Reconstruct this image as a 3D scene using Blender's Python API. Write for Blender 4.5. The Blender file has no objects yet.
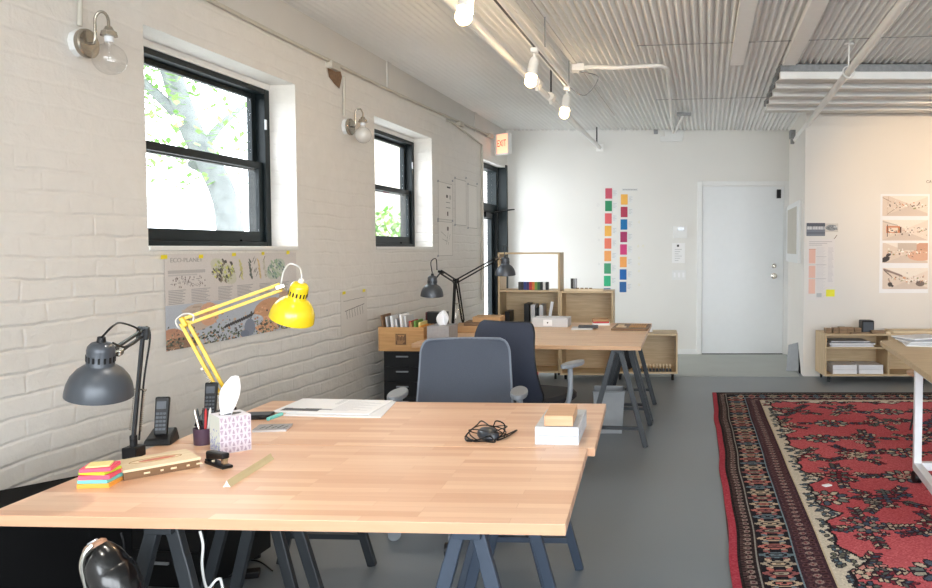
import bpy, bmesh, math, random
import numpy as np
from mathutils import Vector, Matrix, noise
R = math.radians
random.seed(7)
rng = np.random.default_rng(5)
scene = bpy.context.scene
COL = scene.collection
EYE = 1.36
FPX, CX, CY, PIT = 780.0, 610.0, 281.0, R(2.44)
CAM = Vector((0, 0, EYE))

# ---------- measuring helpers: from the survey of the photo to metres in the room ----------
def ray(px, py):
    dx, dy = (px - CX) / FPX, -(py - CY) / FPX
    return Vector((dx, math.cos(PIT) + dy * math.sin(PIT), -math.sin(PIT) + dy * math.cos(PIT)))
def at(px, py, Y):
    r = ray(px, py); return CAM + r * (Y / r.y)
def onz(px, py, z):
    r = ray(px, py); return CAM + r * ((z - EYE) / r.z)
WA = math.atan2(1, .1256)                       # direction of the long wall
WD = Vector((math.cos(WA), math.sin(WA), 0)); WN = Vector((-WD.y, WD.x, 0))
W0 = Vector((-2.54, 0, 0))
def onw(px, py, off=0.0):                        # on the brick wall, off = metres into the room
    r = ray(px, py); p0 = W0 - WN * off
    t = (p0 - CAM).dot(WN) / r.dot(WN); return CAM + r * t
def wl(s, y, z): return W0 + WD * s + WN * y + Vector((0, 0, z))
MW = Matrix.Translation(W0) @ Matrix.Rotation(WA, 4, 'Z')

# ---------- colours and materials ----------
def lin(c):
    out = []
    for v in c[:3]:
        v /= 255.0
        out.append(v / 12.92 if v <= .04045 else ((v + .055) / 1.055) ** 2.4)
    return (*out, 1)
MATS = {}
def base(name, rough=.5, metal=0.0, spec=None):
    m = bpy.data.materials.new(name); m.use_nodes = True
    nt = m.node_tree; b = nt.nodes['Principled BSDF']
    b.inputs['Roughness'].default_value = rough; b.inputs['Metallic'].default_value = metal
    if spec is not None: b.inputs['Specular IOR Level'].default_value = spec
    return m, nt, b
def nd(nt, t, **k):
    n = nt.nodes.new(t)
    for a, v in k.items():
        if a in n.inputs: n.inputs[a].default_value = v
        else: setattr(n, a, v)
    return n
def coords(nt, scale=(1, 1, 1), rot=(0, 0, 0)):
    tc = nt.nodes.new('ShaderNodeTexCoord'); mp = nt.nodes.new('ShaderNodeMapping')
    mp.inputs['Scale'].default_value = scale; mp.inputs['Rotation'].default_value = rot
    nt.links.new(tc.outputs['Object'], mp.inputs['Vector']); return mp.outputs['Vector']
def mixc(nt, fac, a, b, mode='MIX'):
    n = nt.nodes.new('ShaderNodeMix'); n.data_type = 'RGBA'; n.blend_type = mode
    for s, v in ((0, fac), (6, a), (7, b)):
        if hasattr(v, 'is_output') or isinstance(v, bpy.types.NodeSocket): nt.links.new(v, n.inputs[s])
        else: n.inputs[s].default_value = v
    return n.outputs[2]
def bump(nt, b, h, strength=.3, dist=.01):
    n = nt.nodes.new('ShaderNodeBump'); n.inputs['Strength'].default_value = strength; n.inputs['Distance'].default_value = dist
    nt.links.new(h, n.inputs['Height']); nt.links.new(n.outputs[0], b.inputs['Normal'])
def mat(name, c, rough=.5, metal=0.0, var=.06, scale=14, bmp=0.0, spec=None, coat=0):
    if name in MATS: return MATS[name]
    m, nt, b = base(name, rough, metal, spec)
    v = coords(nt); n = nd(nt, 'ShaderNodeTexNoise', Scale=scale, Detail=4.0); nt.links.new(v, n.inputs['Vector'])
    a = lin(c); d = tuple(x * (1 - var * 2) for x in a[:3]) + (1,); l = tuple(min(1, x * (1 + var)) for x in a[:3]) + (1,)
    nt.links.new(mixc(nt, n.outputs['Fac'], d, l), b.inputs['Base Color'])
    if coat: b.inputs['Coat Weight'].default_value = coat
    if bmp: bump(nt, b, n.outputs['Fac'], bmp, .004)
    MATS[name] = m; return m
def wood(name, c1, c2, axis=0, rough=.45, stave=None, grain=1.0):
    m, nt, b = base(name, rough)
    sc = [22, 22, 22]; sc[axis] = 1.6
    v = coords(nt, tuple(sc)); n = nd(nt, 'ShaderNodeTexNoise', Scale=3.0 * grain, Detail=6.0, Distortion=.6); nt.links.new(v, n.inputs['Vector'])
    rp = nt.nodes.new('ShaderNodeValToRGB'); rp.color_ramp.elements[0].position = .3; rp.color_ramp.elements[1].position = .72
    rp.color_ramp.elements[0].color = lin(c1); rp.color_ramp.elements[1].color = lin(c2)
    nt.links.new(n.outputs['Fac'], rp.inputs['Fac']); col = rp.outputs['Color']
    if stave:
        bk = nt.nodes.new('ShaderNodeTexBrick'); bk.offset = .37; bk.offset_frequency = 3; bk.squash_frequency = 5
        for k, q in (('Color1', stave[0]), ('Color2', stave[1])): bk.inputs[k].default_value = lin(q)
        bk.inputs['Mortar'].default_value = lin(stave[2]); bk.inputs['Scale'].default_value = 1
        bk.inputs['Mortar Size'].default_value = .0006; bk.inputs['Mortar Smooth'].default_value = .5; bk.inputs['Bias'].default_value = -.1
        bk.inputs['Brick Width'].default_value = .37; bk.inputs['Row Height'].default_value = .037
        v2 = coords(nt, (1, 1, 1), (0, 0, R(90) if axis == 1 else 0)); nt.links.new(v2, bk.inputs['Vector'])
        col = mixc(nt, .55, bk.outputs['Color'], col, 'MULTIPLY')
        n3 = nd(nt, 'ShaderNodeTexNoise', Scale=2.5, Detail=3.0); nt.links.new(coords(nt), n3.inputs['Vector'])
        col = mixc(nt, n3.outputs['Fac'], col, mixc(nt, .10, col, lin((190, 140, 105))))
    nt.links.new(col, b.inputs['Base Color']); bump(nt, b, n.outputs['Fac'], .05, .002)
    MATS[name] = m; return m
def emit(name, c, s):
    m, nt, b = base(name); b.inputs['Base Color'].default_value = lin(c)
    b.inputs['Emission Color'].default_value = lin(c); b.inputs['Emission Strength'].default_value = s
    MATS[name] = m; return m
def glass(name, tint=(255, 255, 255), refl=1.0):
    m = bpy.data.materials.new(name); m.use_nodes = True; nt = m.node_tree; nt.nodes.clear()
    o = nt.nodes.new('ShaderNodeOutputMaterial'); mx = nt.nodes.new('ShaderNodeMixShader')
    t = nt.nodes.new('ShaderNodeBsdfTransparent'); t.inputs[0].default_value = lin(tint)
    g = nt.nodes.new('ShaderNodeBsdfGlossy'); g.inputs['Roughness'].default_value = .02
    lw = nt.nodes.new('ShaderNodeLayerWeight'); lw.inputs[0].default_value = .5
    pw = nt.nodes.new('ShaderNodeMath'); pw.operation = 'POWER'; pw.inputs[1].default_value = 4.5; nt.links.new(lw.outputs['Facing'], pw.inputs[0])
    ad = nt.nodes.new('ShaderNodeMath'); ad.operation = 'MULTIPLY_ADD'; ad.inputs[1].default_value = .9; ad.inputs[2].default_value = .035 * refl; nt.links.new(pw.outputs[0], ad.inputs[0])
    nt.links.new(ad.outputs[0], mx.inputs[0]); nt.links.new(t.outputs[0], mx.inputs[1]); nt.links.new(g.outputs[0], mx.inputs[2]); nt.links.new(mx.outputs[0], o.inputs[0])
    MATS[name] = m; return m

m, nt, b = base('painted brick', .62)          # thick white paint over old brick
v = coords(nt, (1, 1, 1), (R(-90), 0, 0))
tn = nd(nt, 'ShaderNodeTexNoise', Scale=3.2, Detail=4.0); nt.links.new(v, tn.inputs['Vector'])
vm = nt.nodes.new('ShaderNodeVectorMath'); vm.operation = 'MULTIPLY_ADD'
nt.links.new(tn.outputs['Color'], vm.inputs[0]); vm.inputs[1].default_value = (.07, .045, .0); nt.links.new(v, vm.inputs[2])
bk = nt.nodes.new('ShaderNodeTexBrick'); bk.inputs['Scale'].default_value = 1
bk.inputs['Brick Width'].default_value = .235; bk.inputs['Row Height'].default_value = .084
bk.inputs['Mortar Size'].default_value = .011; bk.inputs['Mortar Smooth'].default_value = 1.0
nt.links.new(vm.outputs[0], bk.inputs['Vector'])
bc = nt.nodes.new('ShaderNodeTexBrick'); bc.inputs['Scale'].default_value = 1; bc.inputs['Brick Width'].default_value = 60; bc.inputs['Row Height'].default_value = .084
bc.inputs['Mortar Size'].default_value = .012; bc.inputs['Mortar Smooth'].default_value = 1.0; nt.links.new(vm.outputs[0], bc.inputs['Vector'])
bs = nt.nodes.new('ShaderNodeMath'); bs.operation = 'MULTIPLY_ADD'; bs.inputs[1].default_value = .38; nt.links.new(bk.outputs['Fac'], bs.inputs[0])
bs2 = nt.nodes.new('ShaderNodeMath'); bs2.operation = 'MULTIPLY'; bs2.inputs[1].default_value = .62; nt.links.new(bc.outputs['Fac'], bs2.inputs[0]); nt.links.new(bs2.outputs[0], bs.inputs[2])
n2 = nd(nt, 'ShaderNodeTexNoise', Scale=11.0, Detail=7.0, Roughness=.62, Distortion=.4); nt.links.new(v, n2.inputs['Vector'])
n3 = nd(nt, 'ShaderNodeTexNoise', Scale=2.0, Detail=2.0); nt.links.new(v, n3.inputs['Vector'])
ma = nt.nodes.new('ShaderNodeMath'); ma.operation = 'MULTIPLY'; nt.links.new(bs.outputs[0], ma.inputs[0])
mr = nt.nodes.new('ShaderNodeMapRange'); mr.inputs[1].default_value = .35; mr.inputs[2].default_value = .6; mr.inputs[3].default_value = -.12; mr.inputs[4].default_value = -.75
nt.links.new(n3.outputs['Fac'], mr.inputs[0]); nt.links.new(mr.outputs[0], ma.inputs[1])
sz = nt.nodes.new('ShaderNodeSeparateXYZ'); nt.links.new(v, sz.inputs[0])      # the paint lies thicker higher up the wall
mz = nt.nodes.new('ShaderNodeMapRange'); mz.inputs[1].default_value = .9; mz.inputs[2].default_value = 2.0; mz.inputs[3].default_value = 1.0; mz.inputs[4].default_value = .42
ab = nt.nodes.new('ShaderNodeMath'); ab.operation = 'ABSOLUTE'; nt.links.new(sz.outputs['Y'], ab.inputs[0]); nt.links.new(ab.outputs[0], mz.inputs[0])
mq = nt.nodes.new('ShaderNodeMath'); mq.operation = 'MULTIPLY'; nt.links.new(ma.outputs[0], mq.inputs[0]); nt.links.new(mz.outputs[0], mq.inputs[1]); ma = mq
mb = nt.nodes.new('ShaderNodeMath'); mb.operation = 'MULTIPLY_ADD'; nt.links.new(n2.outputs['Fac'], mb.inputs[0]); mb.inputs[1].default_value = 1.1; nt.links.new(ma.outputs[0], mb.inputs[2])
bump(nt, b, mb.outputs[0], .7, .010)
nt.links.new(mixc(nt, n2.outputs['Fac'], lin((213, 209, 203)), lin((227, 223, 217))), b.inputs['Base Color'])
MATS['brick'] = m

m, nt, b = base('galvanised corrugated', .45, .15)
n1 = nd(nt, 'ShaderNodeTexNoise', Scale=1.3, Detail=5.0); nt.links.new(coords(nt), n1.inputs['Vector'])
nt.links.new(mixc(nt, n1.outputs['Fac'], lin((226, 226, 224)), lin((244, 244, 242))), b.inputs['Base Color'])
MATS['corr'] = m
m, nt, b = base('grey painted concrete', .38)
n1 = nd(nt, 'ShaderNodeTexNoise', Scale=1.1, Detail=6.0); nt.links.new(coords(nt), n1.inputs['Vector'])
nt.links.new(mixc(nt, n1.outputs['Fac'], lin((110, 117, 123)), lin((131, 138, 143))), b.inputs['Base Color'])
mr = nt.nodes.new('ShaderNodeMapRange'); mr.inputs[3].default_value = .28; mr.inputs[4].default_value = .5; nt.links.new(n1.outputs['Fac'], mr.inputs[0]); nt.links.new(mr.outputs[0], b.inputs['Roughness'])
MATS['floor'] = m
m, nt, b = base('printed surface', .6)
a = nt.nodes.new('ShaderNodeAttribute'); a.attribute_name = 'Col'; nt.links.new(a.outputs['Color'], b.inputs['Base Color']); MATS['print'] = m
m, nt, b = base('knotted wool', .95, spec=.1)
a = nt.nodes.new('ShaderNodeAttribute'); a.attribute_name = 'Col'
n1 = nd(nt, 'ShaderNodeTexNoise', Scale=160.0, Detail=2.0); nt.links.new(coords(nt), n1.inputs['Vector'])
nt.links.new(mixc(nt, n1.outputs['Fac'], mixc(nt, .22, a.outputs['Color'], (0, 0, 0, 1)), a.outputs['Color']), b.inputs['Base Color'])
bump(nt, b, n1.outputs['Fac'], .4, .004); MATS['wool'] = m

mat('plaster', (226, 225, 221), .6, var=.02, scale=2); mat('plaster_warm', (229, 224, 217), .6, var=.02, scale=2)
mat('white_trim', (228, 229, 228), .45, var=.02); mat('door_white', (224, 227, 229), .4, var=.015)
mat('black_frame', (14, 25, 28), .45, var=.15, spec=.3); mat('concrete_pale', (172, 176, 172), .55, var=.07, scale=3)
mat('charcoal', (70, 74, 80), .38, .3, var=.05); mat('black_metal', (20, 21, 23), .45, .2, spec=.3); mat('black_plastic', (16, 16, 18), .4, spec=.35)
mat('gloss_black', (10, 10, 12), .22, coat=.2); mat('matte_black', (9, 9, 10), .85, spec=.1); mat('chrome', (205, 200, 190), .22, 1.0, var=.04); mat('nickel', (172, 164, 152), .25, .85)
mat('yellow', (234, 208, 30), .25, var=.03, coat=.4); mat('white_cord', (225, 225, 222), .5); mat('white_metal', (225, 228, 232), .35)
mat('steel_blue', (44, 56, 72), .45, .1); mat('dark_steel', (44, 48, 52), .42, .25)
mat('mesh_blue', (74, 80, 92), .8, var=.08, scale=300, bmp=.4); mat('mesh_navy', (40, 46, 62), .8, var=.12, scale=300, bmp=.4)
mat('grey_plastic', (138, 143, 149), .45); mat('rim_grey', (112, 120, 132), .45); mat('seat_black', (26, 27, 32), .85)
mat('paper', (240, 240, 242), .6, var=.02); mat('paper_grey', (206, 206, 208), .6, var=.03); mat('ink', (70, 70, 74), .7)
mat('cardboard', (178, 140, 98), .75); mat('tape_yellow', (236, 216, 40), .6); mat('pipe_white', (242, 241, 238), .4, var=.03, scale=5)
mat('beam_white', (214, 211, 206), .5, var=.04, scale=3); mat('zinc', (150, 152, 154), .5, .3, var=.25, scale=25); mat('batten', (250, 249, 247), .5, var=.03)
mat('pink', (240, 92, 120), .7, var=.02); mat('lime', (196, 212, 60), .7); mat('aqua', (120, 205, 200), .7); mat('orange', (245, 170, 70), .7); mat('paper_yellow', (240, 226, 150), .7)
mat('red', (190, 50, 52), .6); mat('maroon', (84, 22, 30), .6); mat('tissue', (246, 246, 248), .8, var=.02); mat('box_grey', (158, 156, 158), .6, var=.12, scale=40)
mat('purple_dark', (74, 54, 72), .3); mat('pale_beige', (196, 190, 178), .6); mat('terrazzo', (200, 206, 214), .5, var=.14, scale=70)
mat('bark', (112, 116, 116), .9, var=.3, scale=8, bmp=.8); mat('leaf', (120, 165, 80), .7, var=.3); mat('neighbour', (186, 176, 164), .9, var=.15, scale=2); mat('ground_out', (165, 165, 158), .9)
mat('ring_tan', (170, 130, 105), .3); mat('glass_grey', (170, 172, 178), .25, .2); mat('bag', (150, 153, 156), .5, var=.1)
wood('butcher', (244, 228, 212), (255, 246, 236), 0, .34, ((236, 204, 178), (216, 172, 142), (206, 164, 134)))
wood('butcher2', (236, 218, 198), (255, 244, 230), 0, .4, ((232, 204, 172), (218, 184, 150), (196, 160, 126)))
wood('ply', (190, 164, 126), (212, 188, 150), 2, .5); wood('ply_x', (192, 166, 128), (214, 190, 152), 0, .5); wood('ply_edge', (188, 156, 112), (210, 180, 138), 0, .5)
wood('crate', (176, 130, 80), (202, 156, 102), 0, .6); wood('balsa', (218, 196, 160), (238, 218, 186), 0, .6); wood('block', (196, 152, 116), (216, 176, 140), 0, .5)
wood('old_block', (120, 96, 72), (162, 134, 104), 0, .7); wood('oak_dark', (104, 76, 50), (134, 102, 70), 0, .55)
emit('bulb_glow', (255, 214, 150), 14); emit('exit_glow', (255, 196, 160), .95); emit('exit_red', (210, 50, 26), .7)
glass('pane'); glass('clear_bulb', (250, 250, 250), 1.6); 

# ---------- mesh builder ----------
class MB:
    def __init__(s): s.v, s.f, s.m, s.cur = [], [], [], 0
    def add(s, vs, fs):
        o = len(s.v); s.v += [Vector(q) for q in vs]; s.f += [[i + o for i in f] for f in fs]; s.m += [s.cur] * len(fs); return s
    def hexa(s, p): return s.add(p, [(0, 3, 2, 1), (4, 5, 6, 7), (0, 1, 5, 4), (1, 2, 6, 5), (2, 3, 7, 6), (3, 0, 4, 7)])
    def box(s, x0, y0, z0, x1, y1, z1, M=None):
        p = [Vector(q) for q in ((x0, y0, z0), (x1, y0, z0), (x1, y1, z0), (x0, y1, z0), (x0, y0, z1), (x1, y0, z1), (x1, y1, z1), (x0, y1, z1))]
        if M is not None: p = [M @ q for q in p]
        return s.hexa(p)
    def cbox(s, c, size, rz=0, rx=0, ry=0):
        M = Matrix.Translation(Vector(c)) @ Matrix.Rotation(rz, 4, 'Z') @ Matrix.Rotation(rx, 4, 'X') @ Matrix.Rotation(ry, 4, 'Y')
        a, b_, c_ = (q / 2 for q in size); return s.box(-a, -b_, -c_, a, b_, c_, M)
    def bar(s, a, b_, w, h=None, up=(0, 0, 1)):
        a, b_ = Vector(a), Vector(b_); h = h or w; d = (b_ - a).normalized(); up = Vector(up)
        if abs(d.dot(up)) > .98: up = Vector((0, 1, 0))
        x = d.cross(up).normalized() * w / 2; y = x.cross(d).normalized() * h / 2
        return s.hexa([a - x - y, a + x - y, a + x + y, a - x + y, b_ - x - y, b_ + x - y, b_ + x + y, b_ - x + y])
    def tube(s, pts, r, n=10, caps=True):
        pts = [Vector(p) for p in pts]; k = len(pts); rr = r if isinstance(r, (list, tuple)) else [r] * k
        d0 = (pts[1] - pts[0]).normalized(); up = Vector((0, 0, 1)) if abs(d0.z) < .9 else Vector((1, 0, 0)); x = d0.cross(up).normalized()
        vs, fs = [], []
        for i, p in enumerate(pts):
            d = (pts[min(i + 1, k - 1)] - pts[max(i - 1, 0)]).normalized()
            x = (x - d * x.dot(d)).normalized(); y = d.cross(x)
            for j in range(n):
                a = 2 * math.pi * j / n; vs.append(p + (x * math.cos(a) + y * math.sin(a)) * rr[i])
        for i in range(k - 1):
            for j in range(n):
                j2 = (j + 1) % n; fs.append((i * n + j, i * n + j2, (i + 1) * n + j2, (i + 1) * n + j))
        if caps: fs += [tuple(range(n - 1, -1, -1)), tuple(range((k - 1) * n, k * n))]
        return s.add(vs, fs)
    def lathe(s, prof, n=28, M=None):
        M = M or Matrix(); vs, fs = [], []
        for r, z in prof:
            for j in range(n):
                a = 2 * math.pi * j / n; vs.append(M @ Vector((max(r, 1e-5) * math.cos(a), max(r, 1e-5) * math.sin(a), z)))
        for i in range(len(prof) - 1):
            for j in range(n):
                j2 = (j + 1) % n; fs.append((i * n + j, i * n + j2, (i + 1) * n + j2, (i + 1) * n + j))
        return s.add(vs, fs)
    def ball(s, c, r, n=16, sc=(1, 1, 1)):
        prof = [(r * math.sin(math.pi * i / n), -r * math.cos(math.pi * i / n)) for i in range(n + 1)]
        return s.lathe(prof, n * 2, Matrix.Translation(Vector(c)) @ Matrix.Diagonal((*sc, 1)))
    def prism(s, pts, d):                      # polygon pushed along d
        pts = [Vector(p) for p in pts]; d = Vector(d); n = len(pts)
        return s.add(pts + [p + d for p in pts], [tuple(range(n - 1, -1, -1)), tuple(range(n, 2 * n))] + [(i, (i + 1) % n, (i + 1) % n + n, i + n) for i in range(n)])
    def build(s, name, mt, parent=None, bevel=0.0, smooth=False, M=None, seg=2):
        me = bpy.data.meshes.new(name); vs = s.v if M is None else [M @ q for q in s.v]
        o = bpy.data.objects.new(name, me); COL.objects.link(o)
        if parent is not None:
            W = Matrix(); q = parent
            while q is not None: W = q.matrix_basis @ W; q = q.parent
            Wi = W.inverted(); vs = [Wi @ q for q in vs]; o.parent = parent
        else:
            xs = [q.x for q in vs]; ys = [q.y for q in vs]; c = Vector(((min(xs) + max(xs)) / 2, (min(ys) + max(ys)) / 2, min(q.z for q in vs)))
            vs = [q - c for q in vs]; o.location = c
        me.from_pydata([tuple(q) for q in vs], [], s.f)
        mts = mt if isinstance(mt, (list, tuple)) else [mt]
        for q in mts: me.materials.append(MATS[q] if isinstance(q, str) else q)
        if len(mts) > 1: me.polygons.foreach_set('material_index', s.m)
        bm = bmesh.new(); bm.from_mesh(me); bmesh.ops.recalc_face_normals(bm, faces=bm.faces)
        if smooth:
            for f in bm.faces: f.smooth = True
            for e in bm.edges:
                if len(e.link_faces) == 2 and e.calc_face_angle(0) > R(38): e.smooth = False
        bm.to_mesh(me); bm.free()
        if bevel:
            md = o.modifiers.new('Bevel', 'BEVEL'); md.width = bevel; md.segments = seg; md.limit_method = 'ANGLE'; md.angle_limit = R(40)
        return o
def tag(o, label, cat, group=None):
    o['label'] = label; o['category'] = cat
    if group: o['group'] = group
    return o
def thing(name, label, cat, loc=(0, 0, 0), rz=0, group=None):
    o = bpy.data.objects.new(name, None); COL.objects.link(o); o.empty_display_size = .1
    o.location = loc; o.rotation_euler = (0, 0, rz); return tag(o, label, cat, group)
def struct(o): o['kind'] = 'structure'; return o
def copy_tree(o, parent=None):
    c = o.copy(); COL.objects.link(c); c.parent = parent
    for ch in list(o.children): copy_tree(ch, c)
    return c
def arc(a, b_, h, n=14, up=(0, 0, 1)):
    a, b_ = Vector(a), Vector(b_); up = Vector(up)
    return [a.lerp(b_, i / n) + up * h * math.sin(math.pi * i / n) for i in range(n + 1)]
def spline(ps, n=8):
    ps = [Vector(p) for p in ps]; q = [ps[0]] + ps + [ps[-1]]; out = []
    for i in range(1, len(q) - 2):
        for k in range(n):
            t = k / n; a, b_, c, d = q[i - 1:i + 3]
            out.append(.5 * ((2 * b_) + (c - a) * t + (2 * a - 5 * b_ + 4 * c - d) * t * t + (3 * b_ - a - 3 * c + d) * t ** 3))
    return out + [ps[-1]]
class Canvas:
    def __init__(s, w, h, c=(255, 255, 255)):
        s.w, s.h = w, h; s.a = np.zeros((h, w, 3)); s.a[:] = c; s.yy, s.xx = np.mgrid[0:h, 0:w] + .5
    def win(s, cx, cy, r):
        x0, x1, y0, y1 = int(max(0, cx - r)), int(min(s.w, cx + r + 1)), int(max(0, cy - r)), int(min(s.h, cy + r + 1)); return slice(y0, y1), slice(x0, x1)
    def rect(s, x0, y0, x1, y1, c): s.a[max(0, int(y0)):max(0, int(y1)), max(0, int(x0)):max(0, int(x1))] = c
    def ell(s, cx, cy, rx, ry, c, rot=0.0):
        w = s.win(cx, cy, max(rx, ry)); 
        if w[0].start >= w[0].stop or w[1].start >= w[1].stop: return
        x, y = s.xx[w] - cx, s.yy[w] - cy; ca, sa = math.cos(rot), math.sin(rot)
        s.a[w][((x * ca + y * sa) / rx) ** 2 + ((-x * sa + y * ca) / ry) ** 2 <= 1] = c
    def line(s, x0, y0, x1, y1, t, c):
        L = math.hypot(x1 - x0, y1 - y0)
        for i in range(int(L) + 1):
            k = i / max(1, int(L)); s.ell(x0 + (x1 - x0) * k, y0 + (y1 - y0) * k, t, t, c)
    def noise(s, amt): s.a += rng.normal(0, amt, (s.h, s.w, 1))
def printed(name, cv, O, U, V, parent=None, mt='print', thick=.0008, N=None):
    """picture sheet: O = top left corner, U = full width vector, V = full downward vector; a thin sheet of real thickness"""
    O, U, V = Vector(O), Vector(U), Vector(V); N = N or U.cross(-V).normalized()
    nx, ny = cv.w, cv.h
    gx, gy = np.meshgrid(np.arange(nx + 1) / nx, np.arange(ny + 1) / ny)
    P = np.array(O)[None, :] + gx.reshape(-1, 1) * np.array(U) + gy.reshape(-1, 1) * np.array(V)
    W = Matrix(); q = parent
    while q is not None: W = q.matrix_basis @ W; q = q.parent
    c = Vector((0, 0, 0)) if parent is not None else O + U / 2 + V
    Wi = np.array(W.inverted()); n = len(P)
    B = P - np.array(N) * thick
    idx = np.arange((nx + 1) * (ny + 1)).reshape(ny + 1, nx + 1)
    quads = np.stack([idx[1:, :-1], idx[1:, 1:], idx[:-1, 1:], idx[:-1, :-1]], -1).reshape(-1, 4)
    ring = list(idx[0, :]) + list(idx[1:, -1]) + list(idx[-1, -2::-1]) + list(idx[-2:0:-1, 0])
    ring = np.array(ring); bot = B[ring]; allv = np.vstack([P, bot]); k = len(ring); r2 = np.arange(k) + n
    side = np.stack([ring, np.roll(ring, -1), np.roll(r2, -1), r2], -1)
    allv = (allv @ Wi[:3, :3].T + Wi[:3, 3]) - np.array(c) * (parent is None)
    me = bpy.data.meshes.new(name); faces = quads.tolist() + side.tolist() + [r2[::-1].tolist()]
    me.from_pydata(allv.tolist(), [], faces); me.materials.append(MATS[mt])
    srgb = np.clip(cv.a, 0, 255) / 255; ln = np.where(srgb <= .04045, srgb / 12.92, ((srgb + .055) / 1.055) ** 2.4).reshape(-1, 3)
    edge = ln.mean(0); cols = np.ones((len(me.loops), 4)); cols[:, :3] = edge; cols[:len(ln) * 4, :3] = np.repeat(ln, 4, axis=0)
    at_ = me.color_attributes.new('Col', 'FLOAT_COLOR', 'CORNER'); at_.data.foreach_set('color', cols.astype(np.float32).ravel())
    o = bpy.data.objects.new(name, me); COL.objects.link(o)
    if parent is not None: o.parent = parent
    else: o.location = c
    return o
def text(name, body, size, O, U, V, mt, parent=None, extrude=.0006):
    """lettering whose baseline starts at O, running along unit U, upright along unit V"""
    cu = bpy.data.curves.new('lettering', 'FONT'); cu.body = body; cu.size = size; cu.extrude = extrude
    t = bpy.data.objects.new('lettering', cu); COL.objects.link(t); me = bpy.data.meshes.new_from_object(t)
    mb = MB(); U, V, O = Vector(U), Vector(V), Vector(O); N = U.cross(V)
    mb.add([O + U * q.co.x + V * q.co.y + N * q.co.z for q in me.vertices], [list(p.vertices) for p in me.polygons])
    bpy.data.objects.remove(t); bpy.data.meshes.remove(me); bpy.data.curves.remove(cu)
    return mb.build(name, mt, parent)
SKY, SHOP_FILL, EXPO = 9.5, 158, 0.12

# ================= SETTING =================
ZC = 2.846; YB = 9.91; YP = 8.22
def wx(Y): return -2.54 + .1256 * Y
S = -3.1
OPEN = [(3.572, 4.871, 1.366, 2.362), (6.015, 7.26, 1.366, 2.362), (8.92, 9.87, 0.0, 2.362)]
mb = MB(); T = .30
xs = sorted({S, 10.3} | {o[0] for o in OPEN} | {o[1] for o in OPEN})
def wq(x0, x1, z0, z1): mb.box(x0, 0, z0, x1, T, z1)
for i in range(len(xs) - 1):
    a, c = xs[i], xs[i + 1]; op = [o for o in OPEN if o[0] == a]
    if not op: wq(a, c, 0, 2.62)
    else:
        if op[0][2] > 0: wq(a, c, 0, op[0][2])
        wq(a, c, op[0][3], 2.62)
struct(mb.build('wall_left', 'brick', M=MW)); w = bpy.data.objects['wall_left']
w.data.transform(Matrix.Translation(w.location)); w.location = (0, 0, 0); w.data.transform(MW.inverted()); w.matrix_basis = MW.copy()
mb = MB().box(S, .022, 2.62, 10.3, T, 2.9); struct(mb.build('trim_1', 'beam_white', M=MW))
mb = MB()
for k, x in enumerate(np.arange(S, 10, 2.35)): mb.box(x, .012, 2.62, x + .09, .024, 2.84)
struct(mb.build('trim_2', 'beam_white', M=MW))
# floor, strip of bare concrete by the door
fl = MB().prism([(wx(-3) - .25, -3.2, -.1), (5.4, -3.2, -.1), (5.4, 10.2, -.1), (wx(10.2) - .25, 10.2, -.1)], (0, 0, .1)); struct(fl.build('floor', 'floor'))
cs = MB().prism([(.25, 8.19, 0), (2.0, 8.19, 0), (2.24, YB + .02, 0), (.5, YB + .02, 0)], (0, 0, .004)); struct(cs.build('trim_3', 'concrete_pale'))
struct(MB().box(wx(YB) - .3, YB, 0, 5.4, YB + .2, 2.9).build('wall_back', 'plaster'))
xr = 2.045
mb = MB().prism([(xr, YP, 0), (5.4, YP, 0), (5.4, YB - .001, 0), (2.262, YB - .001, 0)], (0, 0, 2.9)); struct(mb.build('wall_right_front', 'plaster_warm'))
struct(MB().box(5.2, -3.2, 0, 5.4, YP - .001, 2.9).build('wall_right', 'plaster'))
# street side: assumed shop front glazing behind the camera, for daylight
mb = MB(); X0 = wx(-3) - .3
mb.box(X0, -3.2, 0, 5.4, -3.0, .35); mb.box(X0, -3.2, 2.65, 5.4, -3.0, 2.9); mb.box(X0, -3.2, .35, -2.6, -3.0, 2.65); mb.box(5.0, -3.2, .35, 5.4, -3.0, 2.65)
struct(mb.build('wall_front', 'plaster'))
mb = MB()
for x in (-2.6, -.7, 1.2, 3.1, 4.95): mb.box(x, -3.14, .35, x + .05, -3.06, 2.65)
mb.box(-2.6, -3.14, .35, 5, -3.06, .4); mb.box(-2.6, -3.14, 2.6, 5, -3.06, 2.65)
fw = struct(mb.build('window_3', 'black_frame')); MB().box(-2.55, -3.103, .4, 4.95, -3.097, 2.6).build('pane', 'pane', fw)
# corrugated ceiling
pitch, amp = .050, .0125; ns = 8; L0, L1 = -3.2, 11.3
vs, fs = [], []; ycs = np.arange(-8.4, .02, pitch / ns)
for y in ycs:
    z = ZC + amp * math.cos(2 * math.pi * y / pitch); vs += [(L0, y, z), (L1, y, z)]
for i in range(len(ycs) - 1): fs.append((2 * i, 2 * i + 1, 2 * i + 3, 2 * i + 2))
mb = MB().add(vs, fs); mb.add([(L0, -8.4, ZC + .06), (L1, -8.4, ZC + .06), (L1, .3, ZC + .06), (L0, .3, ZC + .06)], [(0, 1, 2, 3)])
struct(mb.build('ceiling', 'corr', M=MW, smooth=True))
# seams of the ceiling sheets
mb = MB()
for s0 in (6.05, 8.15): mb.box(s0, -4.6, ZC - .0145, s0 + .012, -2.0, ZC - .0125)
struct(mb.build('trim_4', 'zinc', M=MW))
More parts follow.
